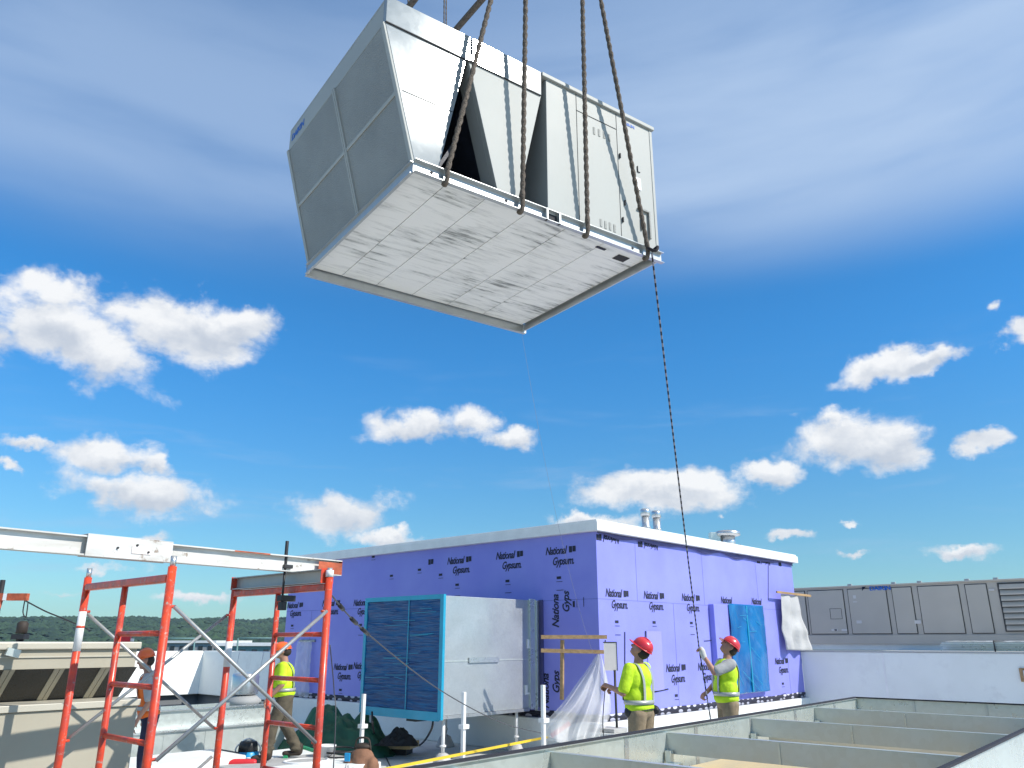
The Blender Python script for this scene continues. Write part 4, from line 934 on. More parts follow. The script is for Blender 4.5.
g = MB(); g.box((xr_, -.0385, hB - .010), (xr_ + .28, -.0378, hB - .001)); g.build('rust_patch', 'rust', BM)
g = MB(); g.box((BLn - .22, -.0392, .006), (BLn - .001, -.0386, hB - .02)); g.box((BLn + .0005, -.037, .0), (BLn + .003, .037, hB)); g.build('rust_patch', 'rust', BM)
pc = at_pl(283, 590, Tm(SC) @ V((BX - .07, 0, 0)), R); BC = empty('bar_clamp', (pc.x, pc.y, RT_ - .1), YAW, 'dark screw clamp standing upright, holding the white beam to the scaffold header', 'clamp')
ztop = at_y(283, 541, pc.y).z - (RT_ - .1)
g = MB(); g.tube([(0, 0, 0), (0, 0, ztop * .62)], .008, 8); g.build('screw', 'black', BC)
g = MB(); g.tube([(0, 0, ztop * .55), (0, 0, ztop)], .013, 8); g.box((-.02, -.025, ztop * .56), (.05, .025, ztop * .62)); g.build('handle', 'black', BC, .003)
g = MB(); g.box((-.025, -.03, .02), (.09, .03, .06)); g.box((-.02, -.035, -.04), (.02, .02, .018)); g.build('jaw', 'black', BC, .004)
# guy wire from the scaffold to the rigid post by the curb
def wpath(name, pts, r, m_, label, cat='cable', n=10, seg=5):
    pts = catmull(pts, n); e = empty(name, (pts[0].x, pts[0].y, 0), 0, label, cat); g = MB(); g.tube([lw(e, p) for p in pts], r, seg); g.build('strand', m_, e); return e, pts
w0 = Tm(SC) @ V((BX, 0, RT_ - .03))
wp = [w0, at_y(368, 634, 6.6), at_y(440, 690, 8.9), at_y(500, 722, 10.6), at_y(541, 733, 12.0)]
gw, pts = wpath('guy_wire', wp, .006, 'wire', 'thin steel guy wire sagging from the scaffold corner across the blue wrapped duct')
g = MB()
for k in (4, 7, 9): p = lw(gw, pts[k]); q = lw(gw, pts[k + 1]); g2 = MB(); g2.tube([p, q], .016, 8); g2.build('wire_clip', 'black', gw)
w1 = at_y(330, 645, 5.6)
wpath('hanging_cord', [w1, at_y(334, 690, 5.7), at_y(335, 735, 5.65), V((at_y(335, 760, 5.6).x, 5.6, .02))], .004, 'wire', 'thin cord hanging straight down beside the right scaffold post', 'cord')

# ------------------------------------------------------------------ beige condenser at lower left
nb = -6.35
def onN(u, n_):       # point on the ground line x*.738-y*.674 = n_ in the image column u at eye height
    d = ray(u, 640); d = V((d.x, d.y, 0)); s_ = n_ / d.dot(-Lf); return d * s_
pB = onN(141, nb); BG = empty('condensing_unit', pB, YAW, 'large beige condensing unit with dark sloping coil panels at the lower left', 'condensing unit')
def bg_(u, v, y=0.0): q = lw(BG, at_pl(u, v, pB + Lf * y, Lf)); return q.x, q.z
zt1 = bg_(60, 642)[1]; zf = bg_(60, 668.5)[1]; zm = bg_(60, 702)[1]; zl = bg_(60, 709)[1]
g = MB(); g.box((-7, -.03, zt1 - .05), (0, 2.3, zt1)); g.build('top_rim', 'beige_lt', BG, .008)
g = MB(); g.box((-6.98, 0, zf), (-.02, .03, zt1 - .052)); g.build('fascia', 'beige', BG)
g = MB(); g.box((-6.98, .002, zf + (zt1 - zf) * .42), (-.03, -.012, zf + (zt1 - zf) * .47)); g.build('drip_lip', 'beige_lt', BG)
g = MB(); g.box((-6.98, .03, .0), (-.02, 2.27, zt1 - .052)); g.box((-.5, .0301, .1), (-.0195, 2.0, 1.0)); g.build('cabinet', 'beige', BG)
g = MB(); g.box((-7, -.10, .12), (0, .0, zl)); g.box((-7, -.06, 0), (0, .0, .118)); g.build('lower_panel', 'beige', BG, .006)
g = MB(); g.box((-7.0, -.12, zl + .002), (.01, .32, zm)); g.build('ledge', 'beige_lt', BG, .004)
xd = [bg_(u, 668)[0] for u in (-75, 8, 58, 104, 140)]; RC = .30
def bquad(g, x0, x1, o=0.0, dx=0.0):
    return g.hexa([(x0, RC - .02 + o, zm + .002), (x1, RC - .02 + o, zm + .002), (x1, .02 + o, zf - .002), (x0, .02 + o, zf - .002), (x0, RC + .06 + o, zm + .002), (x1, RC + .06 + o, zm + .002), (x1, .10 + o, zf - .002), (x0, .10 + o, zf - .002)])
# the cabinet is cut back behind the coil: dark recess then mesh panels
g = MB(); g.box((-6.9, .0285, zm + .003), (-.03, .0299, zf - .003))
g.bm.free()
for i in range(len(xd) - 1):
    g = MB(); g.hexa([(xd[i] + .05, -.004, zf - .002), (xd[i + 1] - .02, -.004, zf - .002), (xd[i + 1] - .02, .0285, zm + .003), (xd[i] + .05, .0285, zm + .003)] + [(xd[i] + .05, -.010, zf - .002), (xd[i + 1] - .02, -.010, zf - .002), (xd[i + 1] - .02, .0225, zm + .003), (xd[i] + .05, .0225, zm + .003)])
    g.bm.free()
for i in range(len(xd) - 1):
    g = MB(); bquad(g, xd[i] + .045, xd[i + 1] - .022, -.02); g.build('coil_panel', 'mesh_dark', BG)
for x in xd[1:-1]: g = MB(); bquad(g, x - .022, x + .012, -.03); g.build('divider', 'beige', BG); g = MB(); bquad(g, x + .016, x + .045, -.03); g.build('divider', 'beige', BG)
g = MB(); g.bar((bg_(2, 662)[0], -.05, zf + .12), (bg_(15, 664)[0], -.05, zf + .10), .03, .05); g.build('lifting_bracket', 'galv', BG)
# carve the cabinet so the recess is real
cab = [o for o in BG.children if o.name.startswith('cabinet')][0]
me = cab.data; bmx = bmesh.new(); bmx.from_mesh(me); bmesh.ops.delete(bmx, geom=bmx.verts[:], context='VERTS')
tmp = MB(); tmp.bm.free(); tmp.bm = bmx; tmp.box((-6.98, .03, 0), (-.02, 2.27, zm - .004)); tmp.box((-6.98, .42, zm - .0038), (-.02, 2.27, zf + .0)); tmp.box((-6.98, .032, zf + .001), (-.02, 2.27, zt1 - .052)); tmp.box((-6.98, .31, zm), (-6.9, .42, zf)); tmp.bm.to_mesh(me); tmp.bm.free()

# red object and things seen past the beige unit
pr = at_y(124, 640, 11); e = empty('red_box', (pr.x, 11, 0), .3, 'small red box on a post just above the far edge of the beige unit', 'box')
zr = pr.z; g = MB(); g.box((-.10, -.08, zr - .05), (.08, .08, zr + .05)); g.build('case', 'redstrap', e, .01); g = MB(); g.box((.082, -.03, zr - .02), (.12, .03, zr + .02)); g.build('latch', 'white_paint', e); g = MB(); g.tube([(0, 0, 0), (0, 0, zr - .051)], .03, 8); g.build('post', 'black', e)
# davit arm at far left
pd = at_y(2, 597, 20); e = empty('davit_crane', (pd.x, 20, 0), 0, 'small red and white davit arm on a dark mast at the far left edge', 'davit crane')
def dl(u, v): return lw(e, at_y(u, v, 20))
g = MB(); g.tube([(dl(2, 597).x, 0, 0), dl(3, 580)], .06, 8); g.build('mast', 'black', e)
g = MB(); g.bar(dl(-30, 597), dl(4, 597), .12, .17); g.build('arm', 'rust', e); g = MB(); g.bar(dl(4.3, 597), dl(8, 597), .12, .16); g.build('arm_band', 'white_paint', e); g = MB(); g.bar(dl(8.3, 597), dl(28, 597), .12, .17); g.build('arm', 'rust', e)
g = MB(); g.tube([dl(-12, 640), dl(0, 600)], .07, 8); g.build('strut', 'rust', e)
g = MB(); g.tube(catmull([dl(25, 600), dl(23, 612), dl(26, 617), dl(28, 603)], 6), .015, 5); g.build('hoist_loop', 'black', e)
g = MB(); g.tube(catmull([dl(26, 601), dl(45, 611), dl(62, 618), dl(90, 630)], 6), .018, 5); g.build('stay_cable', 'black', e)
pd = at_y(20, 640, 16); e = empty('winch', (pd.x, 16, 0), 0, 'dark winch with a reddish head standing behind the beige unit at left', 'winch')
g = MB(); g.tube([(0, 0, 0), (0, 0, 1.95)], .07, 8); g.build('stand', 'black', e); g = MB(); g.lathe([(.06, 1.965), (.10, 1.97), (.10, 2.16), (.06, 2.2)]); g.build('drum', 'boot', e); g = MB(); g.box((-.14, -.09, 1.86), (.12, .09, 1.96)); g.build('bracket', 'black', e, .01)

# ------------------------------------------------------------------ left step wall, vents, low buildings beyond
pw1 = at_y(291, 640, 20.5); pw1.z = 0; zc_ = at_y(240, 652, 21).z
d_ = ray(212, 640); tt = 0
while True:                                      # run along the wall until image column 205
    tt += .02; q = pw1 + Lf * tt
    if 512 + F * q.x / (q.y * CP + 0 * SP) < 205: break
LW = empty('parapet', pw1, YAW, 'white membrane covered parapet left of the purple building with a dark base strip', 'wall')
def wseg(name, p, q, n, zb, zt, m_, batter):     # battered wall segment, n = outward direction
    g = MB(); g.hexa([p + n * batter + UP * zb, q + n * batter + UP * zb, q - n * .4 + UP * zb, p - n * .4 + UP * zb, p + UP * zt, q + UP * zt, q - n * .4 + UP * zt, p - n * .4 + UP * zt]); return g.build(name, m_, LW, .02)
X_, Y_ = V((1, 0, 0)), V((0, 1, 0)); dms = mat('dark_membrane', (.10, .11, .12), .7, 0, .2, 3)
wseg('wall_face', V((0, -.02, 0)), V((0, tt, 0)), -X_, .44, zc_, 'white', .16); wseg('base_strip', V((-.01, -.02, 0)), V((-.01, tt, 0)), -X_, 0, .438, dms, .17)
wseg('wall_face', V((.0, tt + .002, 0)), V((-6, tt + .002, 0)), -Y_, .44, zc_, 'white', .25); wseg('base_strip', V((.0, tt, 0)), V((-6, tt, 0)), -Y_, 0, .438, dms, .30)
for y in (1.2, 2.4): g = MB(); g.tube([(-.165, y, .45), (-.006, y, zc_ - .01)], .010, 6); g.build('membrane_seam', 'white_paint', LW)
# silver drum vent
pv = at_y(244, 695, 15.2); e = empty('drum_vent', (pv.x, 15.2, 0), 0, 'squat stainless drum shaped vent standing before the white parapet', 'vent'); zt_v = at_y(244, 673, 15.2).z; zb_v = at_y(244, 694, 15.2).z
g = MB(); g.lathe([(.19, 0), (.19, zb_v - .002)]); g.build('collar', 'steel', e); g = MB(); g.lathe([(.235, zb_v), (.24, zb_v + .02), (.24, zt_v - .06), (.22, zt_v - .01), (.19, zt_v)]); g.build('drum', 'steel', e)
g = MB(); g.lathe([(.30, zb_v - .18), (.31, zb_v - .1), (.21, zb_v - .02)]); g.build('skirt', 'far_grey', e)
# galvanised curb at lower left, two tiers
nC = -R.cross(UP)
pc0 = at_z(150, 712, .80); pcn = pc0
CB = empty('low_curb', (pc0.x, pc0.y, 0), YAW - .0, 'two tier galvanised equipment curb lying behind the scaffold', 'equipment curb')
def cb(u, v): return lw(CB, at_pl(u, v, pc0, Lf))
xe = cb(283, 706).x
g = MB(); g.box((-1.5, 0, .30), (xe, .9, .33)); g.box((-1.5, .0, .331), (xe, .02, .80)); g.box((xe - .02, .021, .331), (xe, .9, .80)); g.box((-1.5, .88, .331), (xe - .021, .9, .80)); g.build('upper_frame', 'galv', CB)
g = MB(); g.box((-1.5, -.05, .795), (xe + .01, -.0, .815)); g.build('upper_flange', 'pin', CB)
g = MB(); g.box((-1.5, -.28, .08), (xe - .1, -.26, .52)); g.build('lower_frame', 'galv_dull', CB); g = MB(); g.box((-1.5, -.32, .522), (xe - .1, -.002, .545)); g.build('lower_flange', 'pin', CB)
for k in range(5): x = -1.2 + k * (xe + 1.0) / 5; g = MB(); g.box((x, -.285, .09), (x + .03, -.2805, .51)); g.build('rib', 'galv_dull', CB)
g = MB(); g.box((-1.5, -.25, .0), (xe - .15, .88, .079)); g.build('sleeper', 'wood', CB)
# distant buildings beyond the roof edge
for (u0, u1, v, y, m_, lab, h) in ((168, 215, 643, 90, 'far_grey', 'long pale grey flat building far off, left of its pair beyond the parapet', 0), (214, 272, 646, 75, 'far_teal', 'low teal coloured building far off, right of its pair beyond the parapet', 0)):
    a, b = at_y(u0, v, y), at_y(u1, v, y); e = empty('far_building', (a.x, y, -12), 0, lab, 'building', 'far buildings'); W_ = b.x - a.x; H_ = a.z + 12
    g = MB(); g.box((0, 0, 0), (W_, 12, H_)); g.build('wall', m_, e); g = MB(); g.box((-.2, -.2, H_ + .002), (W_ + .2, 12.2, H_ + .25)); g.build('roof', 'white_paint', e)
    for k in range(5): x = W_ * (k + .3) / 5; g = MB(); g.box((x, -.05, H_ - .9), (x + W_ * .09, -.01, H_ - .3)); g.build('window', 'glass', e)
# teal post frames near the far edge
for (u, y, lab) in ((178, 26, 'slender teal guard rail section beyond the left end of the parapet'), (256, 24, 'slender teal guard rail section beyond the parapet near the purple building')):
    p = at_y(u, 640, y); e = empty('guard_rail', (p.x, y, 0), .2, lab, 'guard rail', 'teal guard rails')
    for x in (-.5, .5): g = MB(); g.tube([(x, 0, 0), (x, 0, 1.9)], .025, 6); g.build('post', 'far_teal', e)
    for z in (1.9, 1.5): g = MB(); g.tube([(-.5, 0, z), (.5, 0, z)], .022, 6); g.build('rail', 'far_teal', e)

# ------------------------------------------------------------------ blue wrapped duct unit on the shaded side
y0_ = 1.31; DD = 2.345; WW = 1.98
AH = empty('wrapped_duct', C0 + Lf * y0_, YAW, 'big galvanised duct with blue film over its open end, beside the purple wall', 'duct')
z1_, z0_ = 2.53, .74
g = MB(); g.box((-DD, 0, z0_), (-.012, WW, z1_)); g.build('casing', M['duct'], AH, .006)
g = MB(); g.box((-.30, -.035, z0_ - .02), (-.16, -.001, z1_ + .02)); g.box((-.155, -.06, z0_ - .05), (-.14, -.0, z1_ + .0)); g.build('end_flange', 'galv', AH)
g = MB(); g.box((-.035, -.09, z0_ - .05), (-.013, -.001, z1_ + .01)); g.build('wall_shade_strip', 'seam_shade', AH)  # dark strip standing in for the shadow band on the wall
g = MB(); g.box((-DD + .02, -.008, z0_ + .78), (-.31, -.001, z0_ + .80)); g.build('joint', 'galv_dull', AH)
g = MB(); g.box((-DD + .55, -.03, z0_ + .76), (-DD + 1.25, -.009, z0_ + .84)); g.build('drive_cleat', 'pin', AH)
for (x, z) in ((-.36, z0_ + 1.0), (-.42, z0_ + .25)): g = MB(); g.box((x, -.02, z), (x + .05, -.002, z + .12)); g.box((x, -.02, z - .03), (x + .11, -.002, z - .001)); g.build('corner_clip', 'white_paint', AH)
g = MB(); g.box((-DD, -.02, z0_ - .05), (-.32, WW, z0_ - .002)); g.build('base_rail', 'pin', AH)
g = MB()
def bf(i, j): y = .02 + (WW - .04) * i; z = z0_ + .03 + (z1_ - z0_ - .06) * j; return V((-DD - .035 - .015 * noise.noise(V((y * 2, z * 7, 0))), y, z))
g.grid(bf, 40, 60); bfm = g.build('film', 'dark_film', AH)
g = MB(); g.box((-DD - .05, -.03, z0_ - .06), (-DD - .0, .05, z1_ + .02)); g.box((-DD - .05, WW - .05, z0_ - .05), (-DD, WW + .02, z1_ + .02)); g.box((-DD - .052, .051, z1_ - .05), (-DD + .03, WW - .051, z1_ + .022)); g.box((-DD - .052, .051, z0_ - .08), (-DD + .0, WW - .051, z0_ + .05)); g.build('edge_tape', 'tape', AH)
for k in range(15):
    z = z0_ + .12 + random.random() * (z1_ - z0_ - .25); y = .1 + random.random() * 1.2; l_ = .15 + random.random() * .6; dz = random.uniform(-.03, .03)
    g = MB(); g.bar((-DD - .054, y, z), (-DD - .054, min(y + l_, WW - .1), z + dz), .002, .006); g.build('crease', 'tape', bfm)
for y in (.80,): g = MB(); g.box((-DD - .056, y, z0_ + .05), (-DD - .052, y + .018, z1_ - .05)); g.build('crease', 'tape', bfm)
g = MB(); g.box((-DD - .0, WW * .3, z0_ - .12), (-DD + .9, WW * .42, z0_ - .052)); g.build('skid', 'black', AH)
for (x, y) in ((-DD + .15, .12), (-DD + .15, WW - .05), (-.5, .12), (-.5, WW - .1)):
    g = MB(); g.lathe([(.17, 0), (.17, .02), (.10, .17), (.05, .20)], (x, y, 0), 16); g.build('stand_foot', 'poly_white', AH)
    g = MB(); g.tube([(x, y, .2), (x, y, z0_ - .052)], .028, 8); g.lathe([(.05, .28), (.05, .31)], (x, y, 0), 10); g.build('stand_post', 'white_paint', AH)

# ------------------------------------------------------------------ white posts with the yellow strap, low sleeper
for (u, y, v0, lab) in ((464, 12.4, 692, 'white square post in front of the duct, nearer the blue film'), (543, 12.1, 685, 'white square post beside the draped clear plastic'), (364, 13.4, 694, 'white square post under the left edge of the blue film')):
    p = at_y(u, v0, y); q = at_y(u - (0 if u != 364 else 0), 750, y); e = empty('support_post', (p.x, y, 0), YAW, lab, 'post', 'white posts round the wrapped duct')
    g = MB(); g.box((-.026, -.026, .02), (.026, .026, p.z)); g.build('shaft', 'white_paint', e, .004); g = MB(); g.box((-.09, -.09, 0), (.09, .09, .019)); g.build('base_plate', 'galv', e)
    g = MB(); g.box((-.05, -.05, p.z - .5), (.07, .05, p.z - .44)); g.build('collar', 'white_paint', e)
s0 = at_z(330, 780, .42); s1 = at_z(548, 737, .42)
e = empty('yellow_strap', (s1.x, s1.y, 0), 0, 'yellow ratchet strap stretched low across the deck to the clear plastic', 'strap')
g = MB(); g.bar(lw(e, s0), lw(e, s1), .02, .032); g.build('webbing', 'yellow', e)
h0, h1_ = at_z(551, 736, .43), at_z(570, 723, .62); g = MB(); g.bar(lw(e, h0), lw(e, h1_), .05, .07); g.build('handle', 'redstrap', e, .01)
g = MB(); g.tube([lw(e, h1_), lw(e, at_z(584, 720, .62))], .02, 6); g.build('hook', 'black', e)
sl = at_z(470, 768, .20); SLP = empty('sleeper', (sl.x, sl.y, 0), math.radians(49.6), 'long low white timber sleeper lying just behind the galvanised frame', 'timber')
g = MB(); g.box((-3.0, .0, 0), (2.2, .22, .2)); g.build('block', 'white', SLP, .015); g = MB(); g.box((-3.0, .02, .201), (2.2, .04, .206)); g.build('edge_strip', 'alu', SLP)

# ------------------------------------------------------------------ laths, sign and draped clear plastic at the corner
lp = C0 - R * .25 - Lf * .35
LF_ = empty('lath_frame', (C0 - Lf * .3), YAW, 'light timber lath frame fixed across the corner of the purple building', 'timber frame')
def lq(u, v): return lw(LF_, at_y(u, v, 13.35))
for (p, q) in (((541, 637), (607, 637)), ((541, 650.5), (607, 652))): g = MB(); g.bar(lq(*p), lq(*q), .035, .06); g.build('lath', 'wood', LF_)
g = MB(); g.bar(lq(564, 640) + V((.02, .05, 0)), lq(563.5, 700) + V((.02, .05, 0)), .06, .035, up=V((1, 0, 0))); g.build('upright', 'wood', LF_)
sp_ = at_y(611, 656, 13.2); e = empty('paper_sign', (sp_.x, 13.2, 0), math.radians(-5), 'pale pinkish notice board hanging at the building corner behind the clear plastic', 'sign')
g = MB(); g.box((-.11, 0, sp_.z - .22), (.09, .012, sp_.z + .20)); g.build('sheet', 'paper', e); g = MB(); g.box((-.12, -.004, sp_.z + .2), (.10, .016, sp_.z + .215)); g.box((.0901, -.004, sp_.z - .22), (.10, .016, sp_.z + .2)); g.build('frame', 'black', e); g = MB(); g.tube([(.05, 0, 0), (.05, 0, sp_.z - .21)], .02, 6); g.build('stake', 'black', e)
DR = empty('draped_plastic', (lambda p: (p.x, p.y, 0))(at_y(580, 700, 12.9)), 0, 'clear polythene sheet draped in folds from the timber laths to the deck', 'plastic sheet')
def dq(u, v, y): return lw(DR, at_y(u, v, y))
L0 = [(598, 655, 13.1), (585, 676, 13.0), (566, 705, 12.8), (548, 728, 12.6), (548, 742, 12.5)]
R0 = [(601, 654, 13.1), (606, 672, 13.1), (610, 695, 13.1), (611, 715, 13.1), (600, 742, 12.9)]
lpts = catmull([dq(*p) for p in L0], 8); rpts = catmull([dq(*p) for p in R0], 8)
def drp(i, j):
    k = j * (len(lpts) - 1); a = int(min(k, len(lpts) - 2)); f = k - a
    p = lpts[a].lerp(lpts[a + 1], f).lerp(rpts[a].lerp(rpts[a + 1], f), i)
    am = .03 + .13 * j
    p.y += am * (math.sin(i * 19 + j * 2) * .6 + noise.noise(V((i * 5, j * 3, 0)))) - .25 * math.sin(i * math.pi) * j; p.z += .05 * noise.noise(V((i * 4, j * 4, 5))); p.z = max(p.z, .02); return p
g = MB(); g.grid(drp, 70, 50); g.build('sheet', 'poly', DR)
def drp2(i, j):
    p = drp(i * .96 + .02, j * .93); p.y += .10 + .05 * math.sin(i * 9 + 2); p.x -= .10 * (1 - i) * j; return p
g = MB(); g.grid(drp2, 50, 40); g.build('inner_fold', 'poly_thin', DR)
# pale box block at foot of the corner
cbk = at_y(590, 732, 13.0); e = empty('wall_block', (C0 - R * .2 - Lf * .15).xyz, YAW, 'white foam block lying against the foot of the building corner', 'block')
g = MB(); g.box((-.5, -.62, .0), (.55, -.0, .50)); g.build('foam', 'white', e, .01); g = MB(); g.box((-.45, -.55, .501), (-.1, -.1, .56)); g.build('offcut', 'concrete', e, .01)
# plastic sheet on the wall behind the third man
pp = lf(304, 640, .12); e = empty('wall_sheet', Tm(Ph) @ V((0, pp.y, 0)), YAW, 'thin plastic sheet covering an opening in the purple wall behind the man in orange helmet', 'plastic sheet')
pt, pb = lf(296, 641, .12), lf(312, 700, .12)
wi = abs(lf(296, 641, .12).y - lf(311, 641, .12).y)
g = MB(); g.grid(lambda i, j: V((-.10 - .04 * noise.noise(V((i * 4, j * 5, 0))) - .05 * math.sin(i * 8) * (1 - j), (i - .5) * wi * (1.1 - .2 * j), .6 + (pt.z - .6) * j)), 20, 30); g.build('sheet', 'poly_thin', e)
g = MB(); g.box((-.045, -wi * .5, pt.z - .02), (-.012, wi * .5, pt.z + .03)); g.build('batten', 'far_grey', e)

# ------------------------------------------------------------------ clutter on the deck at lower left
def heap(name, c, rx, ry, h, m_, label, cat, seed, thick=.006):
    e = empty(name, (c.x, c.y, c.z), 0, label, cat)
    def f(i, j):
        a_ = i * 2 * math.pi; r_ = j; k = (1 - r_ ** 1.6)
        nn = noise.noise(V((math.cos(a_) * r_ * 1.6, math.sin(a_) * r_ * 1.6, seed))); n2 = noise.noise(V((math.cos(a_) * r_ * 7, math.sin(a_) * r_ * 7, seed + 3)))
        rr = r_ * (1 + .22 * noise.noise(V((math.cos(a_) * 1.5, math.sin(a_) * 1.5, seed + 9)))); return V((math.cos(a_) * rx * rr, math.sin(a_) * ry * rr, max(0.004, h * (k * (.8 + .9 * nn) + .20 * n2 * (1 - r_ ** 6)))))
    g = MB(); g.grid(f, 72, 26); bmesh.ops.remove_doubles(g.bm, verts=g.bm.verts, dist=.0005); g.build('cloth', m_, e); return e
c = at_z(334, 752, .05); c.z = 0
e = heap('tarpaulin', V((at_y(338, 700, 14.6).x, 14.5, 0)), 1.15, .55, .82, 'green', 'dark green tarpaulin heaped against the foot of the purple wall', 'tarpaulin', 1.3)
hp_ = [lw(e, at_y(318, 702, 14.0)), lw(e, at_y(345, 712, 14.0)), lw(e, at_y(372, 725, 14.0)), lw(e, at_y(400, 742, 13.9))]
p = at_y(398, 725, 14.2); e = heap('black_bag', V((p.x, 14.2, .20)), .40, .22, .26, 'rubber', 'crumpled black bag lying on the long board under the duct', 'bag', 4.4)
a, b = at_z(325, 745, .12), at_z(413, 736, .30); a.z = .0
e = empty('long_board', (a.x, a.y, 0), math.atan2(b.y - a.y, b.x - a.x), 'long pale wooden board lying on black blocks under the duct', 'board'); ln2 = (V((b.x, b.y, 0)) - V((a.x, a.y, 0))).length
g = MB(); g.box((0, -.12, .10), (ln2, .35, .20)); g.build('plank', 'ply', e, .01); g = MB(); g.box((.1, -.05, 0), (ln2 - .1, .30, .099)); g.build('bearer', 'black', e)
cc_ = [at_y(433, 716, 13.3), at_y(431, 730, 13.4), at_z(420, 745, .02), at_z(400, 752, .02), at_z(386, 752, .02), at_z(377, 742, .06), at_y(373, 728, 13.6), at_y(372, 712, 13.7)]
wpath('power_cable', cc_, .018, 'rubber', 'black cable looping from the duct down onto the deck', 'cable')
wpath('trailing_cord', [at_z(376, 745, .03), at_z(385, 756, .03), at_z(392, 770, .03), at_z(398, 780, .02)], .010, 'rubber', 'thin dark cord trailing towards the viewer from the cable loop', 'cord')
# blue jug with black lid
p = at_z(247, 768, .0); p = V((at_y(247, 760, 12.9).x, 12.9, 0)); e = empty('water_jug', p, .3, 'bright blue drinks cooler with black lid standing behind the scaffold frame', 'cooler')
zt_j = at_y(247, 741, 12.9).z; g = MB(); g.lathe([(.15, 0), (.165, .05), (.155, zt_j * .62), (.14, zt_j * .66)]); g.build('body', 'bluepl', e); g = MB(); g.lathe([(.145, zt_j * .665), (.13, zt_j * .94), (.11, zt_j)]); g.build('lid', 'black', e)
g = MB(); g.box((-.04, -.20, .10), (.04, -.155, .2)); g.build('spout', 'white_paint', e, .01); g = MB(); g.tube(catmull([(-.15, 0, zt_j * .5), (-.17, 0, zt_j * .8), (0, 0, zt_j * 1.08), (.17, 0, zt_j * .8), (.15, 0, zt_j * .5)], 5), .012, 6); g.build('handle', 'white_paint', e)
# drill-like tool
p = V((at_y(246, 765, 12.2).x, 12.2, 0)); e = empty('power_tool', p, .2, 'red and black power tool lying in front of the blue cooler', 'power tool')
g = MB(); g.cap((-.22, 0, .20), (.10, 0, .20), .06, .05); g.build('motor', 'redstrap', e); g = MB(); g.tube([(.1, 0, .20), (.28, 0, .20)], .028, 10); g.build('chuck', 'black', e); g = MB(); g.bar((-.15, 0, .18), (-.12, -.02, .0), .06, .05, up=V((1, 0, 0))); g.build('grip', 'black', e, .01); g = MB(); g.box((-.24, -.06, 0), (-.02, .06, .07)); g.build('battery', 'black', e, .01)
# platform of boards under the third man
p = foot(289, 12.6); e = empty('board_platform', (p.x, p.y, 0), YAW, 'low platform of pale boards under the feet of the man in orange helmet', 'platform')
for k in range(3): g = MB(); g.box((-.95, -1.3 + k * .75, 0), (.85, -.57 + k * .75, .195)); g.build('board', 'concrete' if k == 1 else 'white', e, .01)
# coiled white hose and pails
p = V((at_y(306, 768, 12.4).x, 12.4, 0)); e = empty('coiled_hose', p, 0, 'coil of white hose lying by the right scaffold post', 'hose')
g = MB(); pts = [V((math.cos(t_ * .35) * (.30 + .03 * math.sin(t_)), math.sin(t_ * .35) * .30, .05 + .0022 * t_)) for t_ in range(0, 74)]; g.tube(pts, .022, 8); g.build('hose', 'white_paint', e)
g = MB(); g.lathe([(.20, 0), (.21, .04), (.19, .045)]); g.build('spool', 'black', e)
for (u, y, r_, h_, m_, lab) in ((326, 12.9, .14, .33, 'white_paint', 'white pail beside the dark cable coil, left of the canvas bag'),):
    p = at_y(u, 750, y); e = empty('pail', (p.x, y, 0), 0, lab, 'pail'); g = MB(); g.lathe([(r_ * .85, 0), (r_, h_), (r_ * 1.06, h_ + .002), (r_ * 1.06, h_ + .02), (r_ * .96, h_ + .02), (r_ * .80, .05)]); g.build('tub', m_, e); g = MB(); g.tube(catmull([(-r_ * 1.03, 0, h_), (-r_ * .8, -.1, h_ * .7), (0, -r_ * 1.15, h_ * .55), (r_ * .8, -.1, h_ * .7), (r_ * 1.03, 0, h_)], 5), .006, 5); g.build('handle', 'wire', e)
p = V((at_y(341, 755, 12.9).x, 12.9, 0)); e = empty('cable_coil', p, 0, 'dark cable coil lying flat next to the white pail', 'cable')
g = MB(); pts = [V((math.cos(t_ * .45) * (.22 + .02 * math.sin(t_ * 1.3)), math.sin(t_ * .45) * .22, .03 + .0045 * t_)) for t_ in range(0, 64)]; g.tube(pts, .013, 6); g.build('coil', 'rubber', e)
# canvas tool bag
p = V((at_y(362, 760, 12.3).x, 12.3, 0)); e = empty('tool_bag', p, -.2, 'brown canvas tool bag with bulging side pockets on the deck below the blue film', 'bag')
g = MB(); g.ell((0, 0, .20), (.19, .15, .20)); g.ell((-.16, -.05, .14), (.11, .10, .13)); g.ell((.17, -.04, .14), (.10, .11, .14)); g.ell((.02, -.13, .13), (.10, .06, .12)); remeshed(g, 'sack', 'cardboard', e, .02, 2)
g = MB(); g.ell((0, .02, .40), (.12, .09, .05)); g.tube(catmull([(-.12, 0, .36), (-.08, 0, .50), (.08, 0, .50), (.12, 0, .36)], 5), .014, 6); g.build('handle', 'boot', e)
g = MB(); g.box((-.2, -.17, .22), (-.12, -.14, .33)); g.build('tag', 'bluepl', e, .006)
p = V((at_y(350, 768, 11.8).x, 11.8, 0)); e = heap('rag', V((p.x, p.y, 0.0)), .22, .16, .22, 'poly_white', 'crumpled pale rag in front of the canvas tool bag', 'cloth', 6.1)
p = V((at_y(381, 766, 12.0).x, 12.0, 0)); e = heap('glove_pile', p, .13, .10, .13, 'rubber', 'small dark pile of gloves right of the canvas tool bag', 'gloves', 8.2)
wpath('green_hose', [at_z(285, 758, .2), at_z(300, 748, .2), at_z(318, 752, .2), at_z(322, 745, .2)], .04, 'green_lt', 'short piece of bright green plastic hose by the feet of the man in orange helmet', 'hose')

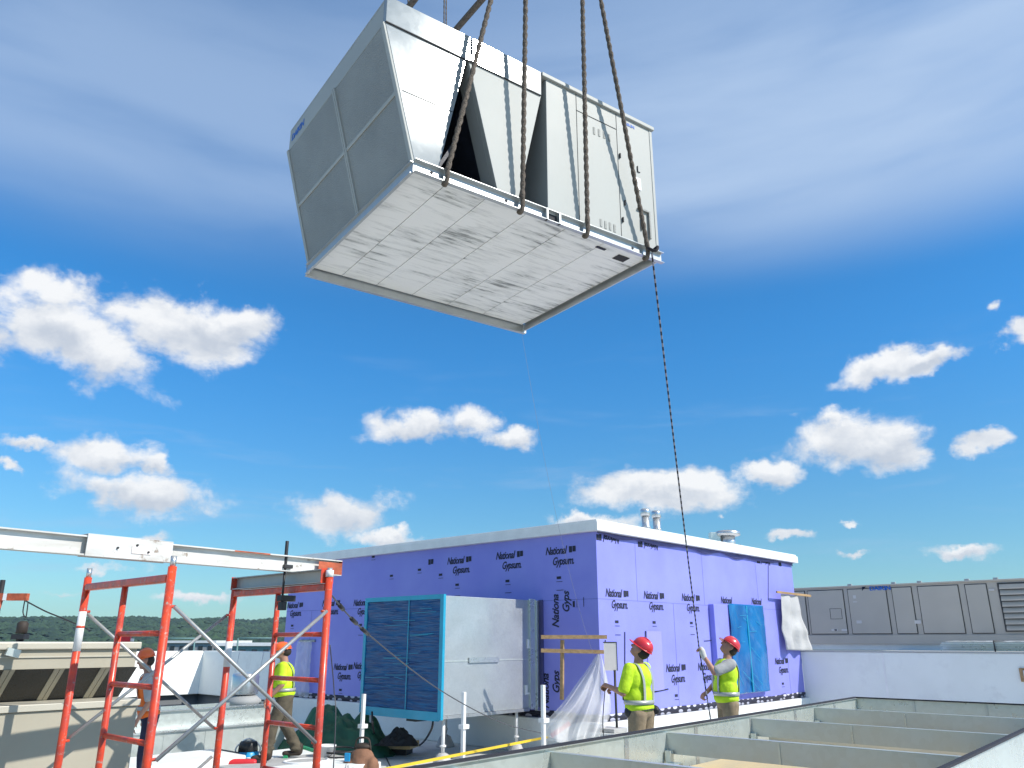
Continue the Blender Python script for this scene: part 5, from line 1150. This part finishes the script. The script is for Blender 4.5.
# ------------------------------------------------------------------ foreground galvanised curb frame
ZF = 1.10; FY = math.radians(49.6); fc = at_z(856, 698, ZF); FR = empty('curb_frame', (fc.x, fc.y, 0), FY, 'large open galvanised steel curb frame with cross members in the foreground', 'curb frame')
def fp(u, v, z=ZF): return lw(FR, at_z(u, v, z))
# local: x towards camera is negative; left rail at y=0, far rail at x=0 running to -y
Wd = -(fp(945, 768).y); H_ = .42; x0_ = -12.0
print('frame width', Wd, fp(470, 768), fp(1024, 706), fp(1024, 732))
def rail(name, a, b, h, z1, m_='galv', t_=.004, fl=.05, side=1):
    """thin sheet rail with a turned top flange"""
    a, b = V((*a, 0)), V((*b, 0)); d = (b - a).normalized(); n = d.cross(UP) * side
    g = MB(); g.hexa([a + UP * (z1 - h), b + UP * (z1 - h), b + n * t_ + UP * (z1 - h), a + n * t_ + UP * (z1 - h), a + UP * (z1 - .004), b + UP * (z1 - .004), b + n * t_ + UP * (z1 - .004), a + n * t_ + UP * (z1 - .004)])
    g.hexa([a + UP * (z1 - .0038), b + UP * (z1 - .0038), b + n * fl + UP * (z1 - .0038), a + n * fl + UP * (z1 - .0038), a + UP * z1, b + UP * z1, b + n * fl + UP * z1, a + n * fl + UP * z1]); return g.build(name, m_, FR)
rail('side_rail', (x0_, 0), (0, 0), .42, ZF, fl=.03); rail('side_rail', (x0_, -Wd), (0, -Wd), .42, ZF, side=-1, fl=.03)
rail('end_rail', (0, -Wd), (0, 0), .42, ZF, fl=.03); rail('end_rail', (x0_, 0), (x0_, -Wd), .42, ZF, fl=.03)
gk = mat('gasket', (.02, .02, .03), .8)
g = MB(); g.box((x0_, -.012, ZF + .001), (.012, .028, ZF + .016)); g.build('gasket', gk, FR); g = MB(); g.box((-.028, -Wd, ZF + .001), (.012, -.0125, ZF + .016)); g.build('gasket', gk, FR); g = MB(); g.box((x0_, -Wd - .028, ZF + .001), (-.029, -Wd + .012, ZF + .016)); g.build('gasket', gk, FR)
xm = [fp(822, 708, ZF - .03).x, fp(762, 719, ZF - .03).x, fp(685, 734, ZF - .03).x, fp(577, 755, ZF - .03).x]
xm += [xm[-1] - 1.0, xm[-1] - 2.1]
for k, x in enumerate(xm):
    g = MB(); zt_m = ZF - .03; hm_ = .17
    g.box((x, -Wd + .006, zt_m - hm_), (x + .004, -.006, zt_m - .004)); g.box((x, -Wd + .006, zt_m - .0038), (x + .05, -.006, zt_m)); g.box((x + .0042, -Wd + .006, zt_m - hm_), (x + .05, -.006, zt_m - hm_ + .004)); cm_ = g.build('cross_member', 'galv_dull', FR)
    for yy in (-.42 * Wd,): g = MB(); g.box((x - .008, yy - .008, zt_m - hm_ + .002), (x - .001, yy + .008, zt_m - .006)); g.build('splice_plate', 'galv', cm_)
    g = MB(); g.box((x - .07, -.07, zt_m - hm_ - .06), (x - .012, -.02, zt_m - hm_ + .03)); g.box((x - .16, -.16, zt_m - hm_ - .08), (x - .02, -.03, zt_m - hm_ - .061)); g.build('bracket', 'galv', cm_)
for i, x in enumerate([-.9, -2.2, -3.4, -4.6, -5.8]): g = MB(); g.box((x, -.0085, ZF - .4), (x + .06, -.0045, ZF - .006)); g.build('stiffener', 'pin', FR)
for yy in (-.30 * Wd, -.64 * Wd, -.9 * Wd): g = MB(); g.box((-.0095, yy, ZF - .4), (-.0045, yy + .03, ZF - .006)); g.build('stiffener', 'galv_dull', FR)
# things inside the frame: insulation boards, lumber, white curb
e2 = empty('roof_curb', FR.location, FY, 'white lined roof curb carrying the open galvanised frame', 'curb')
zc2 = ZF - .425
for (a, b) in (((x0_, -.02), (.04, .10)), ((x0_, -Wd - .10), (.04, -Wd + .02)), ((-.02, -Wd + .0205), (.10, -.0205))):
    g = MB(); g.box((a[0], a[1], 0), (b[0], b[1], zc2)); g.build('upstand', 'white', e2, .01)
g = MB(); g.box((x0_, -Wd + .03, .0), (-.03, -.03, .03)); g.build('curb_floor', M['black'], e2)
for k in range(7):
    xb = -.35 - k * 1.25; e = empty('insulation_board', Tm(FR) @ V((xb, -Wd / 2, .03)), FY + random.uniform(-.03, .03), ['pale yellow board lying inside the frame, farthest bay', 'yellow board inside the second bay of the frame', 'yellow board inside the third bay of the frame', 'orange tinted plywood sheet inside the middle bay of the frame', 'broad yellow board near the viewer inside the frame', 'lowest yellow board at the bottom edge of the picture', 'yellow board under the nearest cross member'][k], 'board', 'boards inside the galvanised frame')
    g = MB(); g.box((-.95, -Wd / 2 + .10, .70), (.02, Wd / 2 - .12, .76)); g.build('sheet', 'ply', e, .01)
    for yy in (-.7, 0, .7): g = MB(); g.box((-.9, yy - .04, 0), (-.02, yy + .04, .699)); g.build('batten', 'wood', e)
for (x, lab) in ((-1.35, 'black pipe sleeve standing inside the far bays of the frame'), (-2.75, 'black pipe sleeve with an orange collar inside the frame')):
    e = empty('pipe_sleeve', Tm(FR) @ V((x + .12, -.95, .03)), 0, lab, 'pipe', 'pipe sleeves'); g = MB(); g.tube([(0, 0, 0), (0, 0, .84)], .035, 12); g.build('pipe', 'black', e); g = MB(); g.tube([(0, 0, .72), (0, 0, .77)], .045, 12); g.build('collar', 'rust', e)
for k, x in enumerate((-.75, -2.0, -3.2)):
    e = empty('loose_lumber', Tm(FR) @ V((x, -.6, .80)), FY + 1.5 + .12 * k, ['white painted lumber strip across the farthest bay', 'long pale lumber strip across the second bay', 'pale lumber strip nearer the viewer across the third bay'][k], 'lumber', 'lumber strips in the frame')
    g = MB(); g.box((-1.9, -.05, .02), (.45, .05, .10)); g.build('strip', 'white' if k != 1 else 'ply', e, .006); g = MB(); g.box((-1.7, -.03, -.0), (-1.5, .03, .0195)); g.build('packer', 'wood', e)
# white foam pieces on the roof curb by the wall
bpy.context.view_layer.update()

a = at_z(212, 748, .30); e = empty('curb_block', (a.x, a.y, 0), YAW, 'plain white membrane wrapped block at the bottom edge left of the blue cooler', 'curb')
g = MB(); g.box((-2.2, -1.0, 0), (0, .0, .29)); g.build('block', 'white', e, .02); g = MB(); g.box((.01, -.6, 0), (.12, -.05, .28)); g.build('dark_edge', 'rubber', e)
# ------------------------------------------------------------------ air
g = MB(); g.box((-2400, -60, -13.5), (2400, 2400, 90)); hz_, ht_, hb_ = nt('haze'); ht_.nodes.remove(hb_)
pv_ = ht_.nodes.new('ShaderNodeVolumePrincipled'); pv_.inputs['Color'].default_value = (.62, .80, 1, 1); pv_.inputs['Density'].default_value = 0.00011; pv_.inputs['Anisotropy'].default_value = .3
ht_.links.new(pv_.outputs[0], ht_.nodes['Material Output'].inputs['Volume'])
tag(g.build('haze', hz_), kind='stuff')
